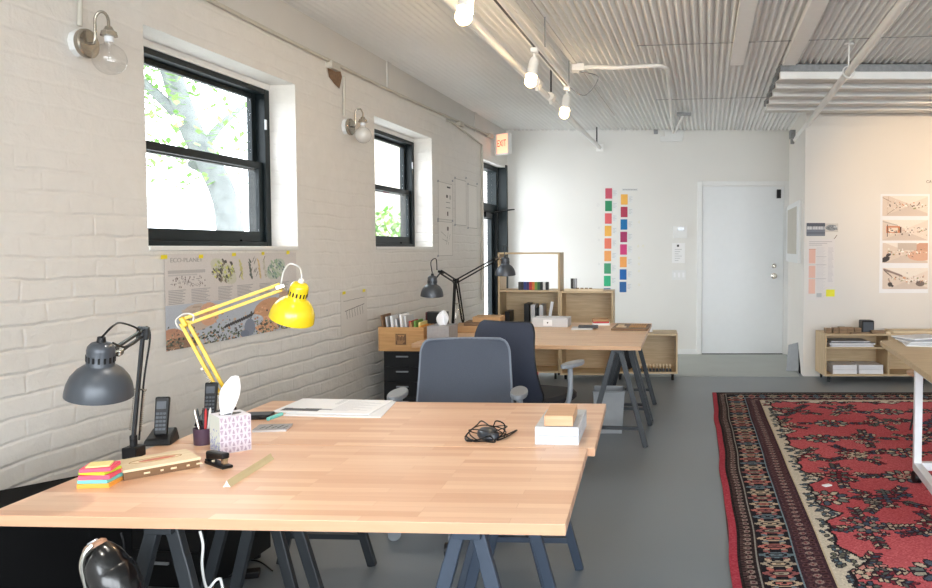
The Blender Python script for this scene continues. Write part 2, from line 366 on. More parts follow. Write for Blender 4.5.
# the step where the two fields of sheeting meet
p1, p2 = onz(530, 0, ZC), onz(578, 66, ZC)
mb = MB().bar(p1 - (p2 - p1) * 1.2 - Vector((0, 0, .012)), onz(700, 236, ZC) if False else p2 + (p2 - p1) * 1.35 - Vector((0, 0, .012)), .035, .02); struct(mb.build('trim_5', 'beam_white'))
# door_1 in back wall
dx0, dx1 = at(702, 270, YB).x, at(783, 270, YB).x; dz = EYE + 61 * YB / FPX
mb = MB(); c = .065; y0 = YB - .02
mb.box(dx0 - c, y0, 0, dx0 - .004, YB, dz + c); mb.box(dx1 + .004, y0, 0, dx1 + c, YB, dz + c); mb.box(dx0 - .004, y0, dz + .006, dx1 + .004, YB, dz + c)
struct(mb.build('trim_6', 'white_trim', bevel=.004))
d = struct(MB().box(dx0, YB - .012, .012, dx1, YB + .03, dz).build('door_1', 'door_white', bevel=.003))
for py, r in ((266, .022), (276, .03)):
    p = at(774, py, YB - .012); Mx = Matrix.Translation(p) @ Matrix.Rotation(R(90), 4, 'X')
    k = MB().lathe([(0, .05), (r * .8, .048), (r, .035), (r * .8, .02), (r * .45, .012), (r * 1.25, .006), (r * 1.25, 0)], 20, Mx)
    k.build('door_knob' if py > 270 else 'deadbolt', 'chrome', d, smooth=True)
p = at(779, 192, YB - .012); MB().box(p.x - .03, p.y - .03, p.z - .08, p.x + .02, p.y, p.z + .03).build('door_contact', 'black_plastic', d)
MB().box(dx0, YB - .016, .0, dx1, YB - .012, .014).build('door_sweep', 'black_plastic', d)
struct(MB().box(.2, YB - .012, 0, dx0 - c - .002, YB, .07).build('baseboard_back', 'white_trim'))
struct(MB().box(xr + .01, YP - .012, 0, 5.19, YP, .09).build('baseboard_right', 'plaster_warm'))
# windows
def window(n, s0, s1, z0, z1):
    e = .052; y = .17; o = MB()
    o.box(s0, y, z0, s0 + e, y + .12, z1 - .036); o.box(s1 - e, y, z0, s1, y + .12, z1 - .036); o.box(s0 + e, y, z1 - .066, s1 - e, y + .12, z1 - .036); o.box(s0 + e, y, z0, s1 - e, y + .12, z0 + .03)
    w = struct(o.build('window_%d' % n, 'black_frame', M=MW, bevel=.003)); MB().box(s0, y - .004, z1 - .035, s1, y + .12, z1).build('head_filler', 'plaster', w, M=MW); zm = (z0 + z1) / 2 - .012
    def sash(nm, yy, za, zb, k=.042, kb=.042, kt=.042):
        f = MB(); a, c = s0 + e, s1 - e
        f.box(a, yy, za, a + k, yy + .03, zb); f.box(c - k, yy, za, c, yy + .03, zb); f.box(a + k, yy, zb - kt, c - k, yy + .03, zb); f.box(a + k, yy, za, c - k, yy + .03, za + kb)
        q = f.build(nm, 'black_frame', w, M=MW, bevel=.003); MB().box(a + k, yy + .012, za + kb, c - k, yy + .016, zb - kt).build('pane', 'pane', q, M=MW)
        return q
    sash('upper_sash', y + .06, zm - .02, z1 - .066, kt=.03); q = sash('lower_sash', y + .02, z0 + .03, zm + .03, kb=.062)
    for sx in (s0 + .22, s1 - .3): MB().box(sx, y + .006, z0 + .032, sx + .09, y + .02, z0 + .042).build('sash_lift', 'black_metal', q, M=MW)
    MB().box(s1 - e - .005, y - .006, z1 - .28, s1 - e + .012, y, z1 - .22).build('sash_latch', 'white_metal', w, M=MW)
window(1, *OPEN[0]); window(2, *OPEN[1])
mb = MB()
for s0, s1, z0, z1 in OPEN[:2]: mb.box(s0 + .002, -.008, z0 - .02, s1 - .002, .172, z0 + .003)
struct(mb.build('trim_7', 'plaster', M=MW, bevel=.004))
# glazed side door (left wall)
s0, s1, z0, z1 = OPEN[2]; o = MB(); y = .10; zt = 1.80
o.box(s0, y, 0, s0 + .05, y + .12, z1); o.box(s1 - .05, y, 0, s1, y + .12, z1); o.box(s0 + .05, y, z1 - .06, s1 - .05, y + .12, z1); o.box(s0 + .05, y, zt, s1 - .05, y + .12, zt + .09)
d2 = struct(o.build('door_2', 'black_frame', M=MW, bevel=.003))
o = MB(); a, c_ = s0 + .05, s1 - .05
o.box(a, y + .04, .01, a + .09, y + .08, zt); o.box(c_ - .09, y + .04, .01, c_, y + .08, zt); o.box(a + .09, y + .04, zt - .09, c_ - .09, y + .08, zt); o.box(a + .09, y + .04, .01, c_ - .09, y + .08, .25)
lf = o.build('door_leaf', 'black_frame', d2, M=MW, bevel=.003); MB().box(a + .09, y + .058, .25, c_ - .09, y + .064, zt - .09).build('pane', 'pane', lf, M=MW)
MB().box(a, y + .058, zt + .09, c_, y + .064, z1 - .06).build('transom_pane', 'pane', d2, M=MW)
o = MB().box(a + .25, y - .04, zt - .08, a + .5, y + .04, zt - .02); o.bar((a + .45, y - .03, zt - .03), (a + .72, -.16, zt + .03), .02, .012); o.bar((a + .72, -.16, zt + .03), (c_ - .05, y, zt + .02), .02, .012)
o.build('door_closer', 'black_metal', d2, M=MW, bevel=.002)
struct(MB().box(s1 - .002, -.02, 0, s1 + .05, .10, z1 + .03).build('trim_8', 'black_frame', M=MW, bevel=.003))
# beams and pipes on the ceiling
def cbeam(pxa, pxb, label):
    a0, a1 = onz((pxa[0] + pxa[1]) / 2, 0, ZC - .02), onz((pxb[0] + pxb[1]) / 2, 62, ZC - .02)
    d = (a1 - a0); a0 = a0 - d * 1.4
    m_ = MB().bar(a0, a1, .105, .055); return tag(m_.build('ceiling_beam', 'batten', bevel=.004), label, 'beam', 'white ceiling battens')
cbeam((740, 757), (730, 743.6), 'white batten on the corrugated ceiling, the left one of two long parallel ones')
cbeam((809.6, 828), (783, 795), 'white batten on the corrugated ceiling, the right one of two long parallel ones')
names = ['nearest the camera', 'second from the camera', 'third and middle one', 'second from the poster wall', 'nearest the poster wall']
for i in range(5):
    Y = 6.33 + i * .352; xl = at(783, 65, 6.33).x - .0 + .1256 * (Y - 6.33) - .02
    t = thing('ceiling_slat', 'horizontal galvanised slat under the ceiling right, the one ' + names[i], 'ceiling slat', (xl, Y, 2.716), 0, 'five galvanised slats')
    MB().box(xl, Y, 2.716, 5.19, Y + .05, 2.775).build('board', 'batten', t, bevel=.003)
    MB().box(xl, Y - .004, 2.776, 5.19, Y + .17, 2.832).build('zinc_strip', 'zinc', t, bevel=.003)
    MB().box(xl, Y + .052, 2.716, 5.19, Y + .17, 2.728).build('flange', 'beam_white', t)
def pipe(name, label, a, b_, r, extra=None):
    t = thing(name, label, 'pipe', a); mb = MB().tube([a, b_], r, 16); mb.build('pipe_run', 'pipe_white', t, smooth=True); return t
zpR = 2.638; a = onz(795, 140, zpR); b_ = onz(905, 0, zpR); d = (a - b_).normalized()
t = pipe('sprinkler_pipe', 'white sprinkler pipe on the right, running to the poster wall corner', b_ - d * 3, a + d * .15, .027)
hp = onz(849, 43, ZC); rp = Vector((hp.x, hp.y, zpR))
q = MB().tube([hp, rp + Vector((0, 0, .045))], .006); q.tube([rp + Vector((math.cos(k * math.pi / 8) * .042, 0, math.sin(k * math.pi / 8) * .042)) for k in range(17)], .006, 8); q.lathe([(0, 0), (.035, 0), (.035, .012), (0, .012)], 16, Matrix.Translation(hp - Vector((0, 0, .014))))
q.build('pipe_hanger', 'pipe_white', t, smooth=True)
q = MB().cbox(a + Vector((-.04, -.10, .05)), (.09, .08, .1)); q.cbox(a + Vector((.0, 0, 0)), (.10, .05, .09)); q.build('end_bracket', 'zinc', t, bevel=.004)
MB().tube([a - d * .45, a - d * .38], .036, 14).build('pipe_coupling', 'pipe_white', t, smooth=True)
zpL = 2.62; a = onz(600, 148, zpL); b_ = onz(455, 5, zpL); d = (a - b_).normalized(); a2 = b_ + d * ((YB - .01 - b_.y) / d.y)
t = pipe('sprinkler_pipe', 'white sprinkler pipe beside the track lights, ending at the back wall', b_ - d * 2.6, a2, .026)
for px, py in ((537, 83), (551, 97), (566, 112)):
    k = onz(px, py, zpL); 
    f = MB().tube([k - d * .05, k + d * .05], .034, 14); f.tube([k, k - Vector((0, 0, .06))], .014, 10); f.build('pipe_tee', 'pipe_white', t, smooth=True)
k = onz(551, 92, zpL) ; MB().tube([k, (k.x, k.y, ZC - .01)], .007).build('pipe_hanger', 'black_metal', t)
k = a2 - d * .28; MB().tube([k, (k.x, k.y, ZC - .01)], .008).build('pipe_hanger', 'black_metal', t); MB().cbox(a2 + Vector((0, -.01, 0)), (.09, .02, .09)).build('wall_flange', 'pipe_white', t)
# ceiling conduit with junction boxes
zc = ZC - .042; c0, c1, c2, c3 = onz(582, 68, zc), onz(590, 67, zc), onz(667, 66, zc), onz(675, 129, zc)
t = thing('ceiling_conduit', 'thin white conduit bending across the ceiling between junction box and back wall', 'conduit', c0)
pts = [c0, c1] + spline([c1 + Vector((.2, .03, 0)), c2 - Vector((.12, 0, 0)), c2 - Vector((.03, -.03, 0)), c2 + Vector((.015, .14, 0))], 6) + [Vector((c3.x, YB - .03, zc))]
MB().tube(pts, .016, 10).build('conduit_run', 'pipe_white', t, smooth=True)
MB().cbox(c0 + Vector((-.03, 0, 0)), (.10, .10, .055)).build('junction_box', 'pipe_white', t, bevel=.004)
MB().box(c3.x - .16, YB - .05, 2.70, c3.x + .12, YB, 2.76).build('junction_box', 'white_trim', t, bevel=.004)
MB().cbox((c3.x - .22, YB - .12, zc), (.05, .05, .05)).build('conduit_clamp', 'zinc', t)
p = onz(684, 114, zc); t = thing('ceiling_valve', 'small valve stub on the ceiling near the back wall', 'valve', (p.x, p.y, zc))
MB().tube([p, (p.x + .01, YB - .03, zc)], .014).build('stub_pipe', 'pipe_white', t, smooth=True); MB().cbox(p, (.16, .04, .03)).build('valve_body', 'zinc', t, bevel=.004)
mb = MB().cbox(at(674, 134, YB - .025), (.24, .05, .11)); tag(mb.build('detector_box', 'white_trim', bevel=.006), 'white box at the top of the back wall under the conduit', 'box')
# wall conduit on brick wall
pts = [onw(150, -34, .02), onw(212, 1, .02), onw(326, 59, .02), onw(400, 95, .02), onw(460, 122, .02), onw(496, 138, .02)]
t = thing('wall_conduit', 'long painted conduit running along the top of the brick wall', 'conduit', pts[0])
MB().tube(spline(pts, 4), .012, 8).build('conduit_run', 'pale_beige', t, smooth=True)
for px, py in ((333, 66), (460, 124), (490, 136)): MB().cbox(onw(px, py, .02), (.05, .12, .05), R(-7)).build('conduit_box', 'pale_beige', t, bevel=.004)
MB().tube([onw(447, 120, .015), onw(452, 122, .015), onw(482, 145, .015), onw(482, 300, .015)], .012, 8).build('conduit_drop', 'pale_beige', t, smooth=True)
p = onw(334, 76, .006); mb = MB(); pr = [(-.10, .07), (.05, .1), (.11, .02), (.07, -.07), (.0, -.05), (-.07, -.02)]
mb.prism([p + WD * x + Vector((0, 0, z)) for x, z in pr], WN * -.004); tag(mb.build('plaster_patch', 'oak_dark'), 'broken plaster patch above the frosted wall sconce', 'patch')
# back wall fittings
def wallbox(px0, py0, px1, py1, Y, th, name, m_, label, cat):
    a, c = at(px0, py0, Y), at(px1, py1, Y); return tag(MB().box(a.x, Y - th, c.z, c.x, Y, a.z).build(name, m_, bevel=.004), label, cat)
w = wallbox(673, 226, 687, 238, YB, .03, 'thermostat', 'white_trim', 'white thermostat on the back wall left of the door', 'thermostat')
a = at(680, 229, YB - .031); MB().box(a.x - .03, a.y - .002, a.z - .02, a.x + .05, a.y, a.z + .02).build('display', 'glass_grey', w)
cv = Canvas(24, 36, (236, 236, 236)); cv.rect(9, 3, 13, 7, (60, 60, 60))
for k in range(6): cv.rect(5, 11 + k * 4, 18 - (k % 3) * 3, 12 + k * 4, (190, 190, 190))
a, c = at(672, 243, YB), at(685, 263, YB); tag(printed('notice_sheet', cv, (a.x, YB - .002, a.z), (c.x - a.x, 0, 0), (0, 0, c.z - a.z), N=Vector((0, -1, 0))), 'small white notice sheet below the thermostat', 'notice')
w = wallbox(672, 270, 686, 280, YB, .008, 'switch_plate', 'white_trim', 'white switch plate below the notice sheet', 'light switch')
for k in range(3): a = at(674.6 + k * 4.4, 275, YB - .008); MB().box(a.x - .012, a.y - .006, a.z - .03, a.x + .012, a.y, a.z + .03).build('switch_rocker', 'paper', w)
# electrical panel on the return wall
rd = Vector((2.262 - xr, YB - YP, 0)).normalized(); rn = Vector((-rd.y, rd.x, 0))
def onr(px, py):
    r = ray(px, py); n = rn; t_ = (Vector((xr, YP, 0)) - CAM).dot(n) / r.dot(n); return CAM + r * t_
a, c = onr(789, 206), onr(801, 262)
mb = MB(); zA, zB = 1.19, 1.88; A = Vector((a.x, a.y, 0)); C = Vector((c.x, c.y, 0))
mb.prism([A + Vector((0, 0, zB)), C + Vector((0, 0, zB)), C + Vector((0, 0, zA)), A + Vector((0, 0, zA))], rn * .03)
w = tag(mb.build('electrical_panel', 'white_trim', bevel=.004), 'pale grey electrical panel on the side wall right of the white door', 'electrical panel')
A2, C2 = A.lerp(C, .15), A.lerp(C, .85); MB().prism([A2 + Vector((0, 0, zB - .06)), C2 + Vector((0, 0, zB - .06)), C2 + Vector((0, 0, zA + .1)), A2 + Vector((0, 0, zA + .1))], rn * .036).build('panel_door', 'pale_beige', w)
# leaning plate at the foot of the wall corner
p = Vector((2.02, 8.62, 0)); t = thing('floor_wedge', 'grey metal wedge leaning at the foot of the side wall', 'door stop', p)
MB().prism([(2.03, 8.42, .02), (1.94, 8.55, .0), (2.02, 8.8, .26), (2.10, 8.7, .30)], (.012, -.01, .004)).build('plate', 'bag', t, bevel=.003)
MB().prism([(2.05, 8.40, .0), (2.085, 8.6, .0), (2.10, 8.66, .26)], (.015, 0, 0)).build('dark_side', 'black_plastic', t)

# exit sign
a, c = onw(497, 133, .0), onw(509, 155, .0); Ye = 9.15
t = thing('exit_sign', 'lit exit sign with red letters above the side door', 'exit sign', at(503, 150, Ye))
q0, q1 = at(497, 144, Ye + .02), at(508.5, 147, Ye + .02); zt_, zb_ = at(503, 134, Ye).z, at(503, 155, Ye).z
d = Vector((q1.x - q0.x + .05, -.16, 0)); O = Vector((q0.x - .03, Ye + .02, 0)); nn = Vector((d.y, -d.x, 0)).normalized()
MB().prism([O + Vector((0, 0, zt_)), O + d + Vector((0, 0, zt_)), O + d + Vector((0, 0, zb_)), O + Vector((0, 0, zb_))], -nn * .05).build('housing', 'white_trim', t, bevel=.004)
du = d.normalized(); F = nn * .002
MB().prism([O + du * .045 + F + Vector((0, 0, zt_ - .012)), O + d - du * .012 + F + Vector((0, 0, zt_ - .012)), O + d - du * .012 + F + Vector((0, 0, zb_ + .012)), O + du * .045 + F + Vector((0, 0, zb_ + .012))], nn * .002).build('lit_face', 'exit_glow', t)
lt = text('lettering', 'EXIT', .11, O + du * .052 + F * 2.4 + Vector((0, 0, zb_ + .09)), du * .7, (0, 0, 1), 'exit_red', t)

# track lighting
zt = 2.645
tA, tB = onz(496, 0, zt), onz(568, 86, zt); d = (tB - tA).normalized(); d0_ = d; zt_trk = zt; tS = tA - d * 3.3
t = thing('track_rail', 'black and white lighting track hanging below the ceiling', 'lighting track', tB)
mb = MB().bar(tS, tB, .036, .022); mb.build('rail', 'pipe_white', t)
sd = Vector((d.y, -d.x, 0)); mb = MB(); mb.bar(tS - Vector((0, 0, .0115)) + sd * .004, tB - Vector((0, 0, .0115)) + sd * .004, .014, .004); mb.build('conductor_slot', 'black_plastic', t)
for px, py in ((545, 47), (569, 85)): k = onz(px, py, zt); MB().tube([k, (k.x, k.y, ZC - .01)], .004, 6).build('suspension_rod', 'zinc', t)
MB().tube(spline([tB + Vector((0, .01, 0)), tB + Vector((.13, .12, -.05)), tB + Vector((.24, .05, .08)), c0 + Vector((-.02, 0, -.03))], 6), .004, 6).build('feed_cord', 'zinc', t, smooth=True)
lamps = [((475, 5), 3.60, 'track lamp with glowing bulb nearest the camera, at the top edge of the photo'), ((530, 71), 4.98, 'track lamp with glowing bulb in the middle of the track'), ((566, 102), 6.17, 'track lamp with glowing bulb at the far end of the track')]
proto = None
def lamp_proto():
    t = thing('track_lamp', '', 'track lamp'); ax = Vector((-.12, -.35, -.93)).normalized(); 
    Mx = Matrix.Translation((0, 0, -.07)) @ ax.to_track_quat('Z', 'Y').to_matrix().to_4x4()
    MB().box(-.022, -.04, -.035, .022, .04, -.005).build('track_adapter', 'pipe_white', t, bevel=.004)
    MB().tube([(0, 0, -.03), Mx @ Vector((0, 0, .01))], .009).build('stem', 'pipe_white', t, smooth=True)
    MB().lathe([(0, 0), (.024, 0), (.032, .02), (.034, .11), (.04, .13), (.036, .128), (.03, .1), (0, .1)], 20, Mx).build('lamp_housing', 'pipe_white', t, smooth=True)
    bm_ = MB().lathe([(.018, .115), (.022, .13)] + [(.038 * math.sin(a), .168 - .038 * math.cos(a)) for a in np.linspace(.6, math.pi, 12)], 20, Mx); bm_.build('bulb', 'bulb_glow', t, smooth=True)
    t['bulb'] = tuple(Mx @ Vector((0, 0, .24))); return t
pr = lamp_proto()
for i, ((px, py), Y, lab) in enumerate(lamps):
    o = pr if i == 0 else copy_tree(pr); bz = at(px, py, Y); k = (bz.y + .05 - tA.y) / d.y; q = tA + d * k
    o.location = (q.x, q.y, zt - .012); tag(o, lab, 'track lamp', 'track lamps')
# assumed second track, added to light the poster wall (above and beyond the frame)
q0 = Vector((2.6, 4.9, 2.74)); q1 = Vector((4.9, 4.9, 2.74)); t = thing('track_rail', 'assumed lighting track under the right ceiling, above the top of the photo', 'lighting track', q0); MB().bar(q0, q1, .036, .022).build('rail', 'pipe_white', t)
def light(name, kind, loc, energy, color=(1, 1, 1), **k):
    l = bpy.data.lights.new(name, kind); l.energy = energy; l.color = color
    for a_, v_ in k.items(): setattr(l, a_, v_)
    o = bpy.data.objects.new(name, l); COL.objects.link(o); o.location = loc; return o
def aim(o, to): o.rotation_euler = (Vector(to) - o.location).to_track_quat('-Z', 'Y').to_euler()
WARM = (1, .72, .42)
for x in (3.45, 4.5):
    o = copy_tree(pr); o.location = (x, 4.9, 2.73); o.rotation_euler = (0, 0, math.pi); tag(o, 'assumed track lamp out of view aimed at the poster wall, %s' % ('left' if x < 4 else 'right'), 'track lamp', 'track lamps')
    s_ = light('assumed_poster_spot', 'SPOT', (x, 4.98, 2.52), 300, (1, .66, .34), spot_size=R(50), spot_blend=.9, shadow_soft_size=.05); aim(s_, (x - .05, YP, 1.95))  # assumed unseen spot, inferred from the warm glow on that wall
for (px, py), Y, lab in lamps:
    q = at(px, py, Y); light('track_glow', 'POINT', (q.x, q.y, q.z - .06), 22, WARM, shadow_soft_size=.04)

# unseen lamps added on the near stretch of track to brighten the tables
for i, Y in enumerate((2.35, 1.2)):
    k = (Y - tA.y) / d0_.y; q = tA + d0_ * k; o = copy_tree(pr); o.location = (q.x, q.y, zt_trk - .012)
    tag(o, ['added unseen track lamp over the rear table', 'added unseen track lamp nearest the street side'][i], 'track lamp', 'track lamps')
    s_ = light('table_fill_spot', 'SPOT', (q.x - .04, q.y - .12, q.z - .33), 36, (1, .92, .82), spot_size=R(92), spot_blend=.8, shadow_soft_size=.06); aim(s_, (q.x - .25, q.y - .2, 0))

# ================= FURNITURE =================
HT = .70
def trestle(parent, cx, cy, mt, w=.40, L=.58, H=.672):
    t = MB().box(cx - .035, cy - L / 2 - .03, H - .03, cx + .035, cy + L / 2 + .03, H).build('trestle_bar', mt, parent, bevel=.002)
    for sy in (-1, 1):
        for sx in (-1, 1):
            a = (cx + sx * .028, cy + sy * L / 2, H - .03); f = (cx + sx * w / 2, cy + sy * (L / 2 + .03), 0)
            m_ = MB().bar((cx + sx * .022, cy + sy * L / 2, H - .01), Vector(a).lerp(Vector(f), .12), .034, .026, (0, 1, 0)); m_.bar(Vector(a).lerp(Vector(f), .10), f, .036, .026, (0, 1, 0))
            m_.build('leg', mt, t, bevel=.003)
        k = .8; x = .028 + (w / 2 - .028) * k; y = cy + sy * (L / 2 + .03 * k)
        MB().bar((cx - x, y, (H - .03) * (1 - k)), (cx + x, y, (H - .03) * (1 - k)), .022, .022, (0, 1, 0)).build('stretcher', mt, t)
    return t
def table(label, fr, w, d, rz, top='butcher', th=.028, mt=('steel_blue', 'dark_steel'), group=None, tx=None):
    """fr = front right corner of the top"""
    t = thing('trestle_table', label, 'table', (fr[0], fr[1], 0), rz, group)
    o = bpy.data.objects.new('x', None); inv = t.matrix_basis
    def L(mb_, name, m_, bev, par=t): return mb_.build(name, m_, par, bevel=bev, M=inv)
    L(MB().box(-w, 0, HT - th, 0, d, HT), 'tabletop', top, .002)
    for i, x in enumerate(tx or (-.33, -w + .33)):
        g = thing('x', '', 'x', (0, 0, 0)); g.matrix_basis = inv.copy(); tt = trestle(g, x, d / 2, mt[i % 2], L=min(.6, d - .14), H=HT - th)
        tt.parent = t; bpy.data.objects.remove(g)
    bpy.data.objects.remove(o); return t
# NB trestle() builds under a parent that already carries the placement, so its numbers must be given in placed space
_tr = trestle
def trestle(parent, cx, cy, mt, **k):
    M = parent.matrix_basis.copy(); parent.matrix_basis = Matrix(); r = _tr(parent, cx, cy, mt, **k); parent.matrix_basis = M; return r
R1 = -R(2.6)
t1 = table('front butcher-block trestle table holding the charcoal desk lamp and sticky notes', (-.106, 1.836), 1.445, .708, R1, tx=(-.25, -1.03))
u1 = Vector((math.sin(-R1), math.cos(R1), 0)); w1 = Vector((math.cos(R1), math.sin(R1), 0))
b0 = Vector((-.106, 1.836, 0)) + u1 * .712 + w1 * .024
t2 = table('rear butcher-block trestle table with the papers and cable, pushed against the front one', b0, 1.445, .735, R1, tx=(-.31, -1.20))
R2 = -R(5.7); u2 = Vector((math.sin(-R2), math.cos(R2), 0))
f0 = Vector((.207, 5.2, 0))
t3 = table('far trestle table by the second chair, near half', f0, 1.585, .80, R2, 'butcher2', mt=('dark_steel', 'dark_steel'), tx=(-.17, -1.3))
t4 = table('far trestle table half nearest the shelves, holding the wooden key tray', f0 + u2 * .803, 1.585, .80, R2, 'butcher2', mt=('dark_steel', 'dark_steel'), tx=(-.17, -1.3))

# ---- office chairs ----
def chair(label, loc, rz, mesh, frame, seatm, arms, top=.91, bot=.47, wt=.40, wb=.47, bulge=.05, group='office chairs'):
    t = thing('office_chair', label, 'office chair', loc, rz, group); inv = t.matrix_basis.copy(); t.matrix_basis = Matrix()
    # local: sitter faces +y, back at y = -.22
    NU, NV = 18, 44
    def P(u, v):
        hw = (wt * v + wb * (1 - v)) / 2
        e = 1.0
        r = .17
        if v > 1 - r: e = 1 - (1 - math.sqrt(max(0, 1 - ((v - 1 + r) / r) ** 2))) * .20
        if v < r: e = 1 - (1 - math.sqrt(max(0, 1 - ((r - v) / r) ** 2))) * .35
        x = u * hw * e; z = bot + (top - bot) * v
        y = -.22 - .07 * v - bulge * math.sin(v * math.pi) * .4 + .035 * u * u
        return Vector((x, y, z))
    def sheet(th, k=1.0):
        mb = MB(); vs = []
        for side in (0, 1):
            for j in range(NV + 1):
                for i in range(NU + 1):
                    vs.append(P((i / NU * 2 - 1) * k, j / NV) + Vector((0, -th * side, 0)))
        fs = []; n = (NU + 1) * (NV + 1)
        for j in range(NV):
            for i in range(NU):
                a = j * (NU + 1) + i; q = (a, a + 1, a + NU + 2, a + NU + 1); fs.append(q); fs.append(tuple(x + n for x in q[::-1]))
        ring = [i for i in range(NU + 1)] + [j * (NU + 1) + NU for j in range(1, NV + 1)] + [NV * (NU + 1) + i for i in range(NU - 1, -1, -1)] + [j * (NU + 1) for j in range(NV - 1, 0, -1)]
        for k_ in range(len(ring)): a, b2 = ring[k_], ring[(k_ + 1) % len(ring)]; fs.append((a, b2, b2 + n, a + n))
        return mb.add(vs, fs)
    bk = sheet(.012).build('backrest', mesh, t, smooth=True)
    rg = [P(i / 12 * 2 - 1, 0) for i in range(13)] + [P(1, j / 44) for j in range(1, 45)] + [P(1 - i / 12 * 2, 1) for i in range(1, 13)] + [P(-1, 1 - j / 44) for j in range(1, 45)]
    MB().tube([p + Vector((0, -.006, 0)) for p in rg], .0065, 8, False).build('back_rim', frame, bk, smooth=True)
    mb = MB(); pts = [(0, -.10, .40), (0, -.26, .42), (0, -.30, .52), (0, -.305, .66)]; mb.tube(spline(pts), [.028] * 12 + [.022] * 13, 10); mb.build('back_spine', arms, bk, smooth=True)
    n = 24; prof = []
    mb = MB(); rows = [(.94, .425), (1.0, .44), (1.0, .465), (.93, .485), (.6, .492), (.02, .488)]; vs = []; fs = []
    for s_, z in rows:
        for k in range(n):
            a = 2 * math.pi * k / n; c_, q = math.cos(a), math.sin(a)
            vs.append((.245 * s_ * abs(c_) ** .5 * (1 if c_ > 0 else -1), .02 + .235 * s_ * abs(q) ** .5 * (1 if q > 0 else -1), z))
    for i in range(len(rows) - 1):
        for k in range(n): fs.append((i * n + k, i * n + (k + 1) % n, (i + 1) * n + (k + 1) % n, (i + 1) * n + k))
    fs += [tuple(range(n)), tuple(range((len(rows) - 1) * n, len(rows) * n))]
    mb.add(vs, fs).build('seat', seatm, t, smooth=True)
    MB().box(-.1, -.12, .38, .1, .12, .425).build('tilt_mechanism', 'black_plastic', t, bevel=.01)
    for sx in (-1, 1):
        mb = MB(); mb.tube(spline([(sx * .12, -.02, .41), (sx * .25, -.02, .42), (sx * .285, -.02, .50), (sx * .285, -.015, .655)]), [.014] * 10 + [.016] * 15, 10)
        ar = mb.build('armrest', arms, t, smooth=True); mb = MB()
        mb.prism([(sx * .285 + .042 * math.cos(a), .02 + .135 * math.sin(a) * (1.0), .655) for a in np.linspace(0, 2 * math.pi, 20, endpoint=False)], (0, 0, .024)); mb.build('arm_pad', arms, ar, bevel=.006)
    MB().tube([(0, 0, .10), (0, 0, .25), (0, 0, .25), (0, 0, .39)], [.03, .03, .018, .018], 14).build('gas_column', 'black_plastic', t, smooth=True)
    b_ = MB().lathe([(0, .125), (.04, .12), (.045, .09), (.04, .07), (0, .07)], 16).build('star_base', arms, t, smooth=True)
    for k in range(5):
        a = 2 * math.pi * k / 5 + .3; e = Vector((math.cos(a), math.sin(a), 0))
        MB().tube([e * .03 + Vector((0, 0, .10)), e * .18 + Vector((0, 0, .098)), e * .31 + Vector((0, 0, .078))], [.026, .02, .014], 8).build('base_arm', arms, b_, smooth=True)
        q = Vector((-e.y, e.x, 0)); c_ = e * .31
        mb = MB()
        for s_ in (-1, 1): mb.tube([c_ + q * s_ * .010 + Vector((0, 0, .030)), c_ + q * s_ * .026 + Vector((0, 0, .030))], .030, 18)
        mb.tube([c_ + Vector((0, 0, .03)), c_ + Vector((0, 0, .078))], .008, 8); mb.build('caster', 'black_plastic' if k % 2 else 'grey_plastic', b_, smooth=True)
    t.matrix_basis = inv; return t
chair('grey-blue mesh office chair tucked behind the front pair of tables, facing the camera', (-.72, 3.70, 0), math.pi + R(4), 'mesh_blue', 'rim_grey', 'seat_black', 'grey_plastic', top=.895, wt=.44, wb=.49)
c2 = chair('dark navy mesh office chair turned towards the far table', (-.49, 4.72, 0), -R(24), 'mesh_navy', 'black_plastic', 'seat_black', 'grey_plastic', top=.935, bot=.45, wt=.375, wb=.46, bulge=.18)
bk = [o for o in c2.children if o.name.startswith('backrest')][0]
M_ = c2.matrix_basis; MB().box(.155, -.262, .64, .205, -.255, .655, M_).build('care_tag', 'red', bk)

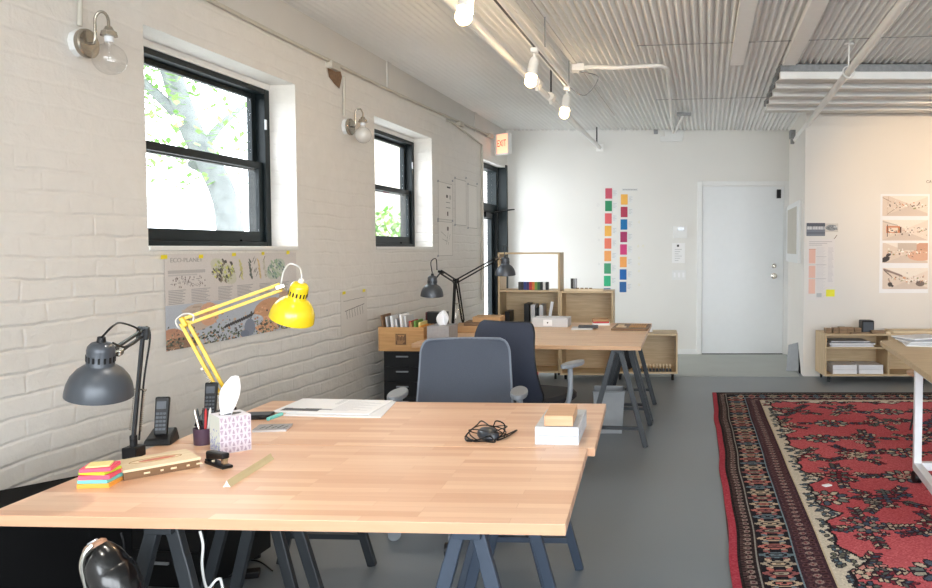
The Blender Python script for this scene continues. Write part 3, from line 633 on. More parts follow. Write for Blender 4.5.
# ---- articulated desk lamps ----
def desk_lamp(label, B, E, Wp, rim, axis, shade, armm, cordm, size=.17, arms_w=.010, g=.013, hinge='chrome', group='articulated desk lamps', arcs=.09):
    B, E, Wp, rim = Vector(B), Vector(E), Vector(Wp), Vector(rim); axis = Vector(axis).normalized(); k = size / .17
    t = thing('desk_lamp', label, 'desk lamp', B, 0, group)
    cl = MB().box(B.x - .022, B.y - .028, B.z, B.x + .022, B.y + .028, B.z + .035); cl.tube([B + Vector((0, 0, .03)), B + Vector((0, 0, .07))], .011, 12); cl.build('base_clamp', 'black_metal' if armm != 'yellow_arm' else 'black_metal', t, bevel=.003)
    B2 = B + Vector((0, 0, .06)); d = (E - B2).normalized(); hd = (Wp - E).normalized(); side = d.cross(hd).normalized(); off = d.cross(side).normalized()
    for s_ in (-1, 1):
        la = MB().bar(B2 + off * g * s_, E + off * g * s_, arms_w, arms_w, side).build('lower_arm_rod', armm, t, bevel=.001)
    off2 = hd.cross(side).normalized()
    for s_ in (-1, 1):
        MB().bar(E + off2 * g * s_, Wp + off2 * g * s_, arms_w, arms_w, side).build('upper_arm_rod', armm, t, bevel=.001)
    MB().bar(E - d * .02, E + d * .02, .018, .034, side).build('elbow_joint', armm, t, bevel=.004)
    MB().bar(Wp - hd * .02, Wp + hd * .018, .018, .04, side).build('wrist_joint', hinge, t, bevel=.004)
    for s_ in (-1, 1):
        a = B2 + d * .02 + side * .014 * s_ + off * .012; b_ = B2 + (E - B2) * .45 + side * .014 * s_ + off * .02
        n_ = 60; al = side * 1.0; bl = d.cross(side)
        pts = [a.lerp(b_, i / n_) + al * .004 * math.cos(i * 2.1) + bl * .004 * math.sin(i * 2.1) for i in range(n_ + 1)]
        MB().tube(pts, .0013, 5).build('spring', 'chrome', t, smooth=True)
    MB().tube([B2 + (E - B2) * .45 + off * .02 - side * .02, B2 + (E - B2) * .45 + off * .02 + side * .02], .003, 8).build('spring_pin', 'chrome', t)
    Mx = Matrix.Translation(rim) @ axis.to_track_quat('Z', 'Y').to_matrix().to_4x4()
    pr_ = [(.085 * k, 0), (.084 * k, .013 * k), (.080 * k, .034 * k), (.072 * k, .054 * k), (.058 * k, .073 * k), (.044 * k, .084 * k), (.036 * k, .089 * k)]
    out = pr_ + [(.035 * k, .091 * k), (.035 * k, .132 * k), (.033 * k, .142 * k), (.026 * k, .151 * k), (.014 * k, .155 * k), (0, .156 * k)]
    inn = [(r - .002, z - .001) for r, z in pr_][::-1]
    sh = MB().lathe([(0, .154 * k), (.024 * k, .149 * k), (.032 * k, .125 * k), (.033 * k, .08 * k)] + inn + out, 40, Mx).build('lamp_shade', shade, t, smooth=True)
    mb = MB()
    for j in range(16):
        a = 2 * math.pi * j / 16; mb.cbox((0, 0, 0), (.0001, .0001, .0001)) if False else None
        c_ = Mx @ Vector((.0348 * k * math.cos(a), .0348 * k * math.sin(a), .118 * k)); e = Mx @ Vector((.0348 * k * math.cos(a), .0348 * k * math.sin(a), .101 * k))
        r_ = (Mx.to_3x3() @ Vector((math.cos(a), math.sin(a), 0))); mb.bar(c_, e, .0055 * k, .003, r_)
    mb.build('vent_slots', 'black_plastic', sh)
    MB().lathe([(.012 * k, .156 * k), (.010 * k, .170 * k), (0, .172 * k)], 14, Mx).build('cord_grip', cordm, sh, smooth=True)
    MB().lathe([(.014, .08 * k), (.022, .05 * k), (.028, .03 * k), (.02, .008 * k), (0, .002 * k)], 18, Mx).build('bulb', 'paper', sh, smooth=True)
    # hinge from wrist to socket
    sk = Mx @ Vector((0, 0, .10 * k)); MB().tube([Wp, sk + (Wp - sk).normalized() * .03 * k], .006, 8).build('head_hinge', hinge, t, smooth=True)
    topp = Mx @ Vector((0, 0, .168 * k))
    return t, topp, side
def cord(pts, r, m_, par): MB().tube(spline(pts, 8), r, 8).build('cord', m_, par, smooth=True)
Z3 = Vector((0, 0, 1))
# charcoal
B = onz(134, 457, HT); E = at(143, 333, B.y - .03); Wp = at(114, 352, 2.12)
t, tp, sd_ = desk_lamp('charcoal desk lamp with domed shade at the left front, beside the sticky notes', B, E, Wp, at(99.3, 395, 2.02), at(101.5, 337, 2.00) - at(99.3, 395, 2.02), 'charcoal', 'dark_steel', 'black_plastic', size=.157, arms_w=.008, g=.010)
cord([tp, tp + Z3 * .03 + Vector((.03, 0, 0)), at(122, 323, 2.2), at(139, 330, 2.35), at(137, 341, 2.3), at(125, 347, 2.2), at(113, 343, 2.1)], .0028, 'black_plastic', t)
cord([at(141, 345, B.y), at(146, 327, B.y + .03), at(150, 338, B.y + .04), at(144, 380, B.y + .02), at(139, 440, B.y + .02)], .003, 'black_plastic', t)
# yellow
mat('yellow_arm', (226, 190, 40), .35, var=.03)
B = onz(228, 417, HT); E = at(184, 322, 3.0); Wp = at(281, 287, 3.10)
t, tp, sd_ = desk_lamp('bright yellow desk lamp reaching in front of the wall poster', B, E, Wp, at(291.5, 319, 3.03), at(301, 282, 3.00) - at(291.5, 319, 3.03), 'yellow', 'yellow_arm', 'white_cord', arms_w=.013, g=.012)
cord([tp, tp + Z3 * .02, at(299, 267, 3.07), at(290, 264, 3.08), at(284, 271, 3.1), at(281, 284, 3.1)], .0032, 'white_cord', t)
cord([at(193, 321, 3.0), at(193, 315, 3.0), at(184, 314, 3.0), at(176, 320, 3.0), at(178, 327, 3.0), at(184, 331, 3.02)], .0032, 'white_cord', t)
# pair on the far table
B = onz(453, 330, HT); E = at(455, 281, B.y); Wp = at(441, 272, 6.0)
t, tp, sd_ = desk_lamp('left of the two dark lamps on the far table, shade hanging left', B, E, Wp, at(432, 296, 5.85), at(432.5, 269, 5.83) - at(432, 296, 5.85), 'charcoal', 'black_metal', 'black_plastic', hinge='black_metal')
cord([tp, at(431, 262, 5.9), at(436, 259, 5.92), at(437, 270, 5.95)], .004, 'black_plastic', t)
B = onz(463, 328, HT); E = at(457, 281, B.y); Wp = at(498, 258, 6.9)
t, tp, sd_ = desk_lamp('right of the two dark lamps on the far table, shade before side door', B, E, Wp, at(505.5, 275, 6.95), at(505, 253, 6.93) - at(505.5, 275, 6.95), 'charcoal', 'black_metal', 'black_plastic', hinge='nickel', size=.18)
cord([tp, at(503, 247, 7), at(506, 246, 7), at(507, 252, 7)], .004, 'black_plastic', t)

# ---- open plywood shelves ----
def shelf(name, label, loc, rz, w, d, h, z0, backs=None, boards=(), uprights=(), group='open plywood shelves', feet=True):
    t = thing(name, label, 'shelf', loc, rz, group); M = t.matrix_basis.copy(); th = .018
    def L(nm, m_, *b_, bev=.001): return MB().box(*b_, M).build(nm, m_, t, bevel=bev)
    L('side_panel', 'ply', 0, 0, z0, th, d, h); L('side_panel', 'ply', w - th, 0, z0, w, d, h)
    L('top_board', 'ply_x', th, 0, h - th, w - th, d, h); L('bottom_board', 'ply_x', th, 0, z0, w - th, d, z0 + th)
    for b_ in backs or (): L('back_panel', 'ply_x', b_[0] + .001, d - .012, b_[1], b_[2] - .001, d - .001, b_[3])
    for b_ in boards: L('shelf_board', 'ply_x', b_[0], .004, b_[2], b_[1], d - .012, b_[2] + th)
    for b_ in uprights: L('divider', 'ply', b_[0], .004, b_[1], b_[0] + th, d - .012, b_[2])
    if feet:
        for x in (.05, w - .05):
            for y in (.05, d - .05): MB().tube([M @ Vector((x, y, 0)), M @ Vector((x, y, z0))], .014, 10).build('foot', 'black_plastic', t)
    return t
RS = -R(7.2) * .0
Ys = 8.02
xa = at(498, 300, Ys).x; xb = at(560, 300, Ys).x
sh1 = shelf('open_shelf', 'tall plywood shelf with an open see-through top bay, left of the back row', (xa, Ys, 0), -R(3), xb - xa, .38, at(530, 252.5, Ys).z, .07, backs=[(.018, .088, xb - xa - .018, .90)], boards=[(.018, xb - xa - .018, .905), (.018, xb - xa - .018, .45)])
xc = at(618, 300, Ys).x
sh2 = shelf('open_shelf', 'middle plywood shelf beneath the colour swatches, empty upper bay', (xb + .003, Ys - .033, 0), -R(3), at(613, 300, Ys).x - xb, .40, at(590, 291, Ys).z, .05, backs=[(.018, .068, at(613, 300, Ys).x - xb - .018, .9)], boards=[(.018, at(613, 300, Ys).x - xb - .018, .48)])
xe = at(677, 350, Ys).x
sh3 = shelf('open_shelf', 'low plywood shelf at the right end of the back row, with dark stamps inside', (at(615, 350, Ys).x, Ys - .06, 0), -R(3), xe - at(615, 350, Ys).x, .40, at(650, 333, Ys).z, .07, backs=[(.018, .088, xe - at(615, 350, Ys).x - .018, .48)])
Yr = 7.82; xl = at(825, 360, Yr).x
sh4 = shelf('open_shelf', 'long low plywood shelf against the poster wall with white boxes', (xl, Yr, 0), 0, 1.9, .37, at(900, 334, Yr).z, .065,
            backs=[(.018, .083, 1.882, .47)], boards=[(.018, .625, at(900, 349, Yr).z)], uprights=[(.635, .083, .475), (1.27, .083, .475)])

# ---- black drawer unit, crate ----
def drawers(label, loc, rz, w, d, h, n, m_='black_metal', group=None, face=1):
    t = thing('drawer_unit', label, 'drawer unit', loc, rz, group); M = t.matrix_basis.copy()
    MB().box(0, .01, .03, w, d, h, M).build('body', m_, t, bevel=.003)
    for x in (.04, w - .04):
        for y in (.05, d - .05): MB().tube([M @ Vector((x, y, 0)), M @ Vector((x, y, .03))], .018, 10).build('foot', 'black_plastic', t)
    hh = (h - .05) / n
    for i in range(n):
        z = .04 + i * hh; q = MB().box(.012, 0, z + .004, w - .012, .012, z + hh - .004, M).build('drawer', m_, t, bevel=.002)
        MB().box(w / 2 - .045, -.012, z + hh * .62, w / 2 + .045, 0, z + hh * .62 + .010, M).build('handle', 'grey_plastic', q, bevel=.002)
    return t
dl = at(383.5, 380, 5.72)
drawers('slim black drawer unit under the wooden crate by the brick wall', (dl.x, 5.72, 0), -R(3), .285, .42, at(400, 350, 5.72).z, 5)
zt5 = at(400, 350, 5.72).z
t = thing('wooden_crate', 'small wooden crate with a stamped square mark, full of magazines', 'crate', (at(380, 340, 5.66).x - .012, 5.66, zt5), -R(3)); M = t.matrix_basis.copy()
W_, H_ = at(426, 340, 5.66).x - at(380, 340, 5.66).x, .175
MB().box(0, 0, 0, W_, .012, H_, M).build('front_board', 'crate', t, bevel=.001); MB().box(0, .28, 0, W_, .292, H_, M).build('back_board', 'crate', t, bevel=.001)
MB().box(0, .013, 0, .010, .279, H_, M).build('end_board', 'crate', t); MB().box(W_ - .010, .013, 0, W_, .279, H_, M).build('end_board', 'crate', t); MB().box(.011, .013, 0, W_ - .011, .279, .01, M).build('bottom_board', 'crate', t)
cv = Canvas(26, 28, (184, 140, 90)); cv.rect(2, 2, 24, 26, (96, 66, 40)); cv.rect(4, 4, 22, 18, (170, 126, 80))
for k in range(6): cv.rect(5 + k * 3, 5 + (k * 7) % 5, 7 + k * 3, 17, (80, 54, 34))
for k in range(3): cv.rect(5, 19 + k * 2, 21 - k * 2, 20 + k * 2, (180, 136, 88))
printed('stamped_mark', cv, M @ Vector((W_ * .36, -.001, H_ * .76)), M.to_3x3() @ Vector((.092, 0, 0)), Vector((0, 0, -.092)), t)
cols = ['oak_dark', 'paper_grey', 'black_plastic', 'paper', 'paper_grey', 'black_plastic', 'paper', 'paper_grey', 'red', 'cardboard', 'leaf', 'paper_yellow', 'orange']
desc = ['brown covered folder at the left end of', 'grey magazine second from left in', 'black magazine third from left in', 'white magazine fourth from left in', 'grey magazine fifth from left in', 'black magazine sixth from left in', 'white booklet standing tallest in', 'pale sheet bundle behind the green leaflet in', 'thin red booklet in', 'tan booklet beside the red one in', 'green leaflet in', 'pale yellow card in', 'orange pencil box at the right of']
for i, (c_, ds) in enumerate(zip(cols, desc)):
    x = .036 + i * .0222; h = [.25, .235, .24, .245, .22, .25, .255, .24, .20, .195, .205, .19, .17][i] + .0
    A = M @ Matrix.Translation((x, .03 + (i % 3) * .03, .011)) @ Matrix.Rotation(-R(7 - i * .3), 4, 'Y')
    o = MB().box(0, 0, 0, .014, .19, h, A).build('magazine', c_, bevel=.0008); tag(o, ds + ' the wooden crate', 'magazine', 'papers in the wooden crate')
# tissue box + dark book at crate
t = thing('tissue_box', 'grey patterned tissue box beside the wooden crate on the far table', 'tissue box', (at(427, 345, 5.5).x, 5.5, HT), -R(5)); M = t.matrix_basis.copy()
MB().box(0, 0, 0, .16, .22, .105, M).build('carton', 'box_grey', t, bevel=.002)
def tissue(t, c, h, w, lean=0):
    mb = MB(); vs = []; fs = []; n, k = 10, 7
    for j in range(k + 1):
        v = j / k
        for i in range(n + 1):
            u = i / n * 2 - 1; wd = w * (.35 + .65 * math.sin(v * math.pi * .62 + .35)) * (1 - .75 * v ** 3)
            vs.append(Vector(c) + Vector((u * wd * .5 + lean * v, .018 * math.sin(u * 4 + v * 3) * (1 - v * .3), v * h)))
    m0 = len(vs)
    vs += [p + Vector((0, .004, 0)) for p in vs[:m0]]
    for j in range(k):
        for i in range(n): a = j * (n + 1) + i; fs.append((a, a + 1, a + n + 2, a + n + 1)); fs.append((a + m0, a + n + 1 + m0, a + n + 2 + m0, a + 1 + m0))
    ring = list(range(n + 1)) + [j * (n + 1) + n for j in range(1, k + 1)] + [k * (n + 1) + i for i in range(n - 1, -1, -1)] + [j * (n + 1) for j in range(k - 1, 0, -1)]
    for q in range(len(ring)): a, b_ = ring[q], ring[(q + 1) % len(ring)]; fs.append((a, a + m0, b_ + m0, b_))
    return mb.add(vs, fs).build('tissue', 'tissue', t, smooth=True)
tissue(t, M @ Vector((.08, .1, .1)), .11, .10, .01)
o = MB().cbox(at(438, 320, 5.97) , (.14, .10, .17), -R(5)); o = o.build('box_file', ['black_plastic'], None, bevel=.002); o.location.z = HT; tag(o, 'black box file behind the grey tissue box', 'box file'); MB().box(o.location.x - .081, o.location.y - .06, HT, o.location.x - .076, o.location.y + .05, HT + .17).build('spine', 'maroon', o)
o.name = 'box_file'
# more things on the far table
def flat(name, m_, px, py, w, d, h, z=HT, rz=0, label='', cat=None, group=None, bevel=.002, anchor='c'):
    p = onz(px, py, z); mb = MB().cbox(p + Vector((0, d / 2, h / 2)), (w, d, h), rz)
    return tag(mb.build(name, m_, bevel=bevel), label, cat or name.replace('_', ' '), group)
p = onz(487, 320, HT)
for nm, c_, w, d, h, x, z, lab in (('cardboard_box', 'cardboard', .30, .30, .05, 0, 0, 'flat brown cardboard box at the bottom of the pile behind the navy chair'), ('cardboard_box', 'oak_dark', .26, .24, .025, .05, .051, 'thin dark cardboard tray in the middle of the pile behind the navy chair'), ('cardboard_box', 'cardboard', .22, .22, .04, .10, .077, 'small cardboard box on top of the pile behind the navy chair')):
    o = MB().cbox((p.x + .06 + x, 6.2, HT + z + h / 2), (w, d, h), R(6 - z * 100)).build(nm, c_, bevel=.003); tag(o, lab, 'cardboard box', 'cardboard boxes on the far table')
# white-grey box with a round hole
a = onz(532, 327, HT); t = thing('storage_box', 'low grey-white document box with a square label on the far table', 'box', (a.x, a.y, HT), -R(5)); M = t.matrix_basis.copy()
MB().box(0, 0, 0, .30, .22, .075, M).build('carton', 'paper_grey', t, bevel=.003)
MB().box(.095, -.002, .012, .17, 0, .062, M).build('label_card', 'paper', t); MB().tube([M @ Vector((.132, -.004, .037)), M @ Vector((.132, -.001, .037))], .006, 12).build('finger_hole', 'black_plastic', t)
o = flat('magazine', 'paper_grey', 582, 330, .17, .16, .012, label='grey magazine lying on the far table beside the document box', cat='magazine'); o2 = flat('magazine', 'ink', 588, 328, .16, .12, .014, z=HT + .0125, label='dark magazine on top of the grey one on the far table', cat='magazine')
o = flat('book', 'paper', 601, 325.5, .15, .18, .016, label='white book under the red one on the far table', cat='book'); c_ = o.location
for h0, m_, hh, lab in ((.0165, 'red', .013, 'red book in the small pile on the far table'), (.030, 'cardboard', .018, 'tan book on top of the red one on the far table')):
    o = MB().cbox((c_.x - .005, c_.y + .02, HT + h0 + hh / 2), (.135, .15, hh), R(5)).build('book', m_, bevel=.001); tag(o, lab, 'book', 'small pile of books on the far table')
a = onz(611, 330.5, HT); t = thing('wooden_tray', 'thin wooden tray of keys at the right end of the far table', 'tray', (a.x, a.y, HT), -R(7)); M = t.matrix_basis.copy()
MB().box(0, 0, 0, .29, .42, .016, M).build('tray_board', 'oak_dark', t, bevel=.002)
mb = MB()
for i in range(7): mb.box(.135 + i * .02, .10, .016, .148 + i * .02, .32, .024, M)
mb.build('slats', 'crate', t, bevel=.001)
MB().box(.03, .10, .016, .11, .16, .022, M).build('block', 'ply', t); MB().box(.03, .22, .016, .08, .30, .022, M).build('block', 'ply', t)
# waste bin
a = onz(592, 428, 0); b_ = onz(626, 428, 0); t = thing('waste_bin', 'pale grey square waste bin under the far table', 'waste bin', ((a.x + b_.x) / 2, 5.76, 0)); c_ = t.location.copy()
mb = MB(); k, s_, h = .095, .115, .31
outp = [(c_.x + x * k, c_.y + y * k, 0) for x, y in ((-1, -1), (1, -1), (1, 1), (-1, 1))]; top_ = [(c_.x + x * s_, c_.y + y * s_, h) for x, y in ((-1, -1), (1, -1), (1, 1), (-1, 1))]
it = [(c_.x + x * (s_ - .005), c_.y + y * (s_ - .005), h) for x, y in ((-1, -1), (1, -1), (1, 1), (-1, 1))]; ib = [(c_.x + x * (k - .005), c_.y + y * (k - .005), .008) for x, y in ((-1, -1), (1, -1), (1, 1), (-1, 1))]
mb.add(outp + top_ + it + ib, [(3, 2, 1, 0), (0, 1, 5, 4), (1, 2, 6, 5), (2, 3, 7, 6), (3, 0, 4, 7), (4, 5, 9, 8), (5, 6, 10, 9), (6, 7, 11, 10), (7, 4, 8, 11), (8, 9, 13, 12), (9, 10, 14, 13), (10, 11, 15, 14), (11, 8, 12, 15), (12, 13, 14, 15)])
mb.build('bin_body', 'bag', t); mb = MB(); mb.tube([Vector(p) for p in top_] + [Vector(top_[0])], .006, 8); mb.build('rim', 'bag', t)

# ---- contents of the back shelves ----
M1 = sh1.matrix_basis.copy(); M2 = sh2.matrix_basis.copy(); M3 = sh3.matrix_basis.copy(); M4 = sh4.matrix_basis.copy()
sw = [((60, 60, 58), 'dark grey'), ((40, 40, 46), 'black'), ((40, 60, 130), 'blue'), ((60, 50, 100), 'violet'), ((190, 50, 50), 'red'), ((220, 120, 50), 'orange'), ((120, 150, 60), 'light green'), ((50, 100, 60), 'dark green'), ((30, 34, 34), 'charcoal'), ((220, 220, 220), 'white'), ((26, 26, 28), 'black end')]
for i, (c_, nm) in enumerate(sw):
    m_ = mat('swatch ' + nm, c_, .5); o = MB().box(.20 + i * .0285, .06, .924, .20 + i * .0285 + .027, .14, .924 + .082, M1).build('fabric_sample', m_, bevel=.002)
    tag(o, nm + ' sample block in the row on the tall shelf', 'sample block', 'row of coloured samples on the tall shelf')
for i, (x, w, h, c_, nm, lab) in enumerate(((.06, .05, .23, 'black_plastic', 'binder', 'black binder at the left of the tall shelf'), (.26, .055, .31, 'black_plastic', 'binder', 'tall black binder in the tall shelf'), (.33, .045, .30, 'paper_grey', 'box_file', 'grey box file beside the tall black binder'), (.385, .03, .27, 'black_plastic', 'binder', 'narrow black binder between the grey box files'), (.42, .04, .30, 'paper_grey', 'box_file', 'grey box file near the right side of the tall shelf'))):
    o = MB().box(x, .05, .469, x + w, .30, .469 + h, M1).build(nm, c_, bevel=.002); tag(o, lab, 'binder' if nm == 'binder' else 'box file')
o = MB().bar(M1 @ Vector((.50, .06, .475)), M1 @ Vector((.55, .10, .80)), .03, .008, (0, 1, 0)).build('paper_strip', 'paper', bevel=.001); tag(o, 'pale strip leaning inside the tall shelf at its right side', 'strip')
for k in range(2):
    o = MB().tube([M2 @ Vector((.11 + k * .035, .15, .885)), M2 @ Vector((.11 + k * .035, .15, 1.01))], .016, 14).build('marker_tube', ['swatch violet', 'glass_grey'][k] if False else MATS['glass_grey' if k else 'swatch dark grey'], smooth=True); o.location.z = at(590, 291, Ys).z; tag(o, ['dark grey upright tube on the middle shelf', 'light grey upright tube on the middle shelf'][k], 'tube')
zt2 = at(590, 291, Ys).z
o = MB().box(.04, .03, zt2, .44, .11, zt2 + .022, M2).build('model_strip', 'balsa', bevel=.001); tag(o, 'long pale wooden strip lying on top of the middle shelf', 'wood strip')
for k in range(4): o = MB().box(.16 + k * .045, .045, zt2 + .0225, .19 + k * .045, .075, zt2 + .032, M2).build('wood_chip', 'oak_dark'); tag(o, 'tiny dark wood chip on the pale strip on the middle shelf', 'wood chip', 'wood chips on the pale strip')
zt3 = at(650, 333, Ys).z
a = M3 @ Vector((.22, .16, zt3 + .03)); o = MB().tube([a + Vector((-.16, .02, 0)), a + Vector((.16, -.03, 0))], .03, 18).build('paper_roll', 'paper', smooth=True); tag(o, 'white paper roll lying on the low back shelf', 'paper roll')
for k in range(10):
    t_ = thing('rubber_stamp', 'small dark rubber stamp in the row of ten inside the low back shelf', 'stamp', (0, 0, 0), 0, 'rubber stamps in the low shelf') if k == 0 else copy_tree(t0_)
    if k == 0:
        t0_ = t_; MB().box(-.012, -.03, 0, .012, .03, .03).build('stamp_block', 'black_plastic', t_, bevel=.002); MB().lathe([(.005, .03), (.005, .05), (.011, .062), (.010, .075), (0, .08)], 10).build('stamp_handle', 'balsa', t_, smooth=True)
    p_ = M3 @ Vector((.26 + k * .034, .06, .0885)); t_.location = p_
o = MB().ball(M3 @ Vector((.125, .14, .235)), .145, 12, (.62, .6, 1)).build('black_bag', 'seat_black', smooth=True); tag(o, 'black soft bag in the left of the low back shelf', 'bag')

# ---- right shelf contents ----
zr = at(900, 334, Yr).z
for k in range(7): 
    o = MB().box(.10 + k * .0, 0, 0, .1, .1, .1) if False else None
sheets = [(.06, .02, .50, .012, 'paper'), (.08, .03, .49, .010, 'paper_grey'), (.05, .015, .51, .014, 'paper'), (.09, .04, .47, .008, 'ink'), (.07, .03, .46, .01, 'paper_grey')]
z = at(900, 349, Yr).z + .0185
for i, (x0, y0_, x1, h, c_) in enumerate(sheets):
    o = MB().box(x0, y0_, z, x1, .30, z + h, M4).build('document', c_, bevel=.001); z += h + .0005
    tag(o, ['lowest', 'second from bottom', 'middle', 'second from top', 'topmost'][i] + ' document in the pile in the upper bay of the long low shelf', 'document', 'documents in the long low shelf')
for k in range(2):
    for j in range(2):
        o = MB().box(.09 + k * .265, .03 + j * .005, .0835 + j * .046, .335 + k * .265, .30, .0835 + j * .046 + .044, M4).build('white_box', 'paper', bevel=.002)
        tag(o, '%s white box in the %s pile at the bottom of the long low shelf' % (['lower', 'upper'][j], ['left', 'right'][k]), 'box', 'white boxes in the long low shelf')
t = thing('speaker', 'small dark cube speaker on the long low shelf', 'speaker', M4 @ Vector((.455, .13, zr))); c_ = t.location
MB().cbox(c_ + Vector((0, 0, .065)), (.125, .12, .13)).build('case', 'black_plastic', t, bevel=.012); MB().cbox(c_ + Vector((0, -.061, .063)), (.10, .004, .10)).build('grille', 'charcoal', t, bevel=.002)
blk = [(.02, .05, .06, .05, 'small pale wooden block at the left end of the long low shelf'), (.095, .05, .055, .055, 'worn wooden block second from the left on the long low shelf'), (.155, .04, .075, .065, 'worn wooden block third from the left on the long low shelf'), (.235, .05, .07, .06, 'worn wooden block fourth from the left on the long low shelf'), (.31, .05, .07, .055, 'worn wooden block fifth from the left on the long low shelf')]
for x, y0_, w, h, lab in blk: o = MB().box(x, y0_, zr, x + w, y0_ + .08, zr + h, M4).build('wood_block', 'old_block', bevel=.003); tag(o, lab, 'wood block', 'worn wooden blocks')
o = MB().box(.26, .005, zr, .46, .045, zr + .015, M4).build('wood_block', 'old_block', bevel=.002); tag(o, 'long thin wooden piece in front of the worn blocks', 'wood block', 'worn wooden blocks')
o = MB().box(.47, .01, zr, .60, .05, zr + .035, M4).build('wood_block', 'old_block', bevel=.003); tag(o, 'worn wooden block in front of the dark cube speaker', 'wood block', 'worn wooden blocks')
o = MB().box(.62, .03, zr, .67, .06, zr + .02, M4).build('wood_block', 'balsa', bevel=.002); tag(o, 'tiny pale wooden piece right of the speaker', 'wood block', 'worn wooden blocks')
o = MB().box(.70, .05, zr, 1.7, .30, zr + .022, M4).build('wooden_plank', 'balsa', bevel=.002); tag(o, 'long pale wooden panel lying on the right of the long low shelf', 'panel')

# ---- wheeled white-framed table at the right ----
tip = onz(880, 340.5, HT + .02); e2 = onz(932, 377, HT + .02); dd = (e2 - tip); dd.z = 0; dd.normalize(); sdv = Vector((-dd.y, dd.x, 0))
if sdv.x < 0: sdv = -sdv
t = thing('wheeled_table', 'plywood-topped table with white steel frame on casters at the right edge', 'table', (tip.x, tip.y, 0))
h0, h1 = HT - .012, HT + .02; A0 = Vector((tip.x, tip.y, h0)); far = Vector((1, .0, 0))
MB().prism([A0, A0 + dd * 2.0, A0 + dd * 2.0 + far * 1.3, A0 + far * 1.3], (0, 0, h1 - h0)).build('tabletop', 'ply_x', t, bevel=.002)
lp = onz(917, 466, .11); 
def fr_(p, q): return MB().bar(p, q, .045, .045).build('frame_rail', 'white_metal', t, bevel=.003)
L0_ = Vector((lp.x, lp.y, .11)); L1_ = L0_ + dd * 1.0; F0 = L0_ + far * 1.0; F1 = L1_ + far * 1.0
for q in (L0_, L1_, F0, F1):
    MB().bar(q - Vector((0, 0, .02)), Vector((q.x, q.y, h0)), .042, .042, dd).build('leg', 'white_metal', t, bevel=.003)
    w_ = MB()
    for s_ in (-1, 1): w_.tube([q + Vector((s_ * .006, .0, -.063)), q + Vector((s_ * .02, 0, -.063))], .035, 20)
    w_.tube([q - Vector((0, 0, .063)), q - Vector((0, 0, .01))], .01); w_.build('caster', 'black_plastic', t, smooth=True)
fr_(L0_, L1_); fr_(L0_, F0); fr_(F0, F1)
for q, q2 in ((L0_, L1_), (L0_, F0)): MB().bar(Vector((q.x, q.y, h0 - .02)), Vector((q2.x, q2.y, h0 - .02)), .03, .035).build('top_rail', 'white_metal', t, bevel=.002)
for i in range(5):
    p_ = onz(925 - i * 2, 347 - i * .8, h1); cv = None
    m_ = ['paper', 'paper_grey', 'paper', 'glass_grey', 'paper'][i]
    o = MB().cbox(Vector((p_.x + .06, p_.y + .10, h1 + .004 + i * .0078)), (.30, .22, .007), R(-14 + i * 9)).build('magazine', m_, bevel=.001); tag(o, ['lowest', 'second from bottom', 'middle', 'second from top', 'topmost'][i] + ' magazine in the fanned pile on the wheeled table', 'magazine', 'fanned magazines on the wheeled table')
t = thing('stool', 'wooden-seated stool with dark thin legs under the wheeled table', 'stool', (2.32, 5.55, 0))
c_ = Vector((2.32, 5.55, 0)); MB().lathe([(0, .44), (.16, .44), (.185, .452), (.185, .468), (.16, .475), (0, .47)], 32, Matrix.Translation(c_)).build('seat', 'block', t, smooth=True)
for k in range(4): a_ = k * math.pi / 2 + .5; e = Vector((math.cos(a_), math.sin(a_), 0)); MB().tube([c_ + e * .10 + Vector((0, 0, .445)), c_ + e * .20 + Vector((0, 0, .013))], .008, 8).build('leg', 'dark_steel', t)

# ================= THINGS ON THE FRONT TABLES =================
# sticky note pads
p = onz(90, 489, HT); z = HT; rr = [(.084, 6, 'orange', .012, 'orange sticky note pad at the bottom of the stack'), (.080, 2, 'aqua', .010, 'aqua sticky note pad above the orange one'), (.080, 9, 'pink', .012, 'pink sticky note pad in the middle of the stack'), (.074, -4, 'lime', .008, 'lime sticky note pad between the two pink ones'), (.078, 14, 'pink', .010, 'pink sticky note pad near the top of the stack'), (.058, 20, 'paper_yellow', .004, 'pale yellow sticky pad topmost of the stack')]
for s_, a_, m_, h, lab in rr:
    o = MB().cbox((p.x, p.y + .045, z + h / 2), (s_, s_ * .95, h), R(a_)).build('sticky_notes', m_, bevel=.0008); tag(o, lab, 'sticky notes', 'stack of sticky notes'); z += h + .0004
# wooden pencil box with oval label
a = onz(124, 481, HT); b_ = onz(200, 467, HT); dr = (b_ - a); rz = math.atan2(dr.y, dr.x); L_ = dr.length
t = thing('pencil_box', 'flat wooden cigar box with an oval red label, near the charcoal lamp', 'wooden box', (a.x, a.y, HT), rz); M = t.matrix_basis.copy()
MB().box(0, 0, 0, L_, .135, .022, M).build('box_body', 'oak_dark', t, bevel=.001); MB().box(-.002, -.002, .0225, L_ + .002, .137, .030, M).build('lid', 'balsa', t, bevel=.001)
MB().tube([M @ Vector((L_ * .5 + .07 * math.cos(q), .07 + .022 * math.sin(q), .0302)) for q in np.linspace(0, 2 * math.pi, 30)], .0012, 5).build('label_ring', 'cardboard', t)
MB().prism([M @ Vector((L_ * .52 + .05 * math.cos(q), .07 + .013 * math.sin(q), .0302)) for q in np.linspace(0, 2 * math.pi, 24, endpoint=False)], (0, 0, .0004)).build('oval_label', mat('brick_red', (196, 120, 98), .7), t)
mb = MB()
for k in range(6): mb.box(.05 + k * .035 + (k % 2) * .008, -.0012, .009, .066 + k * .035, 0, .014, M)
mb.build('printed_marks', 'balsa', t)
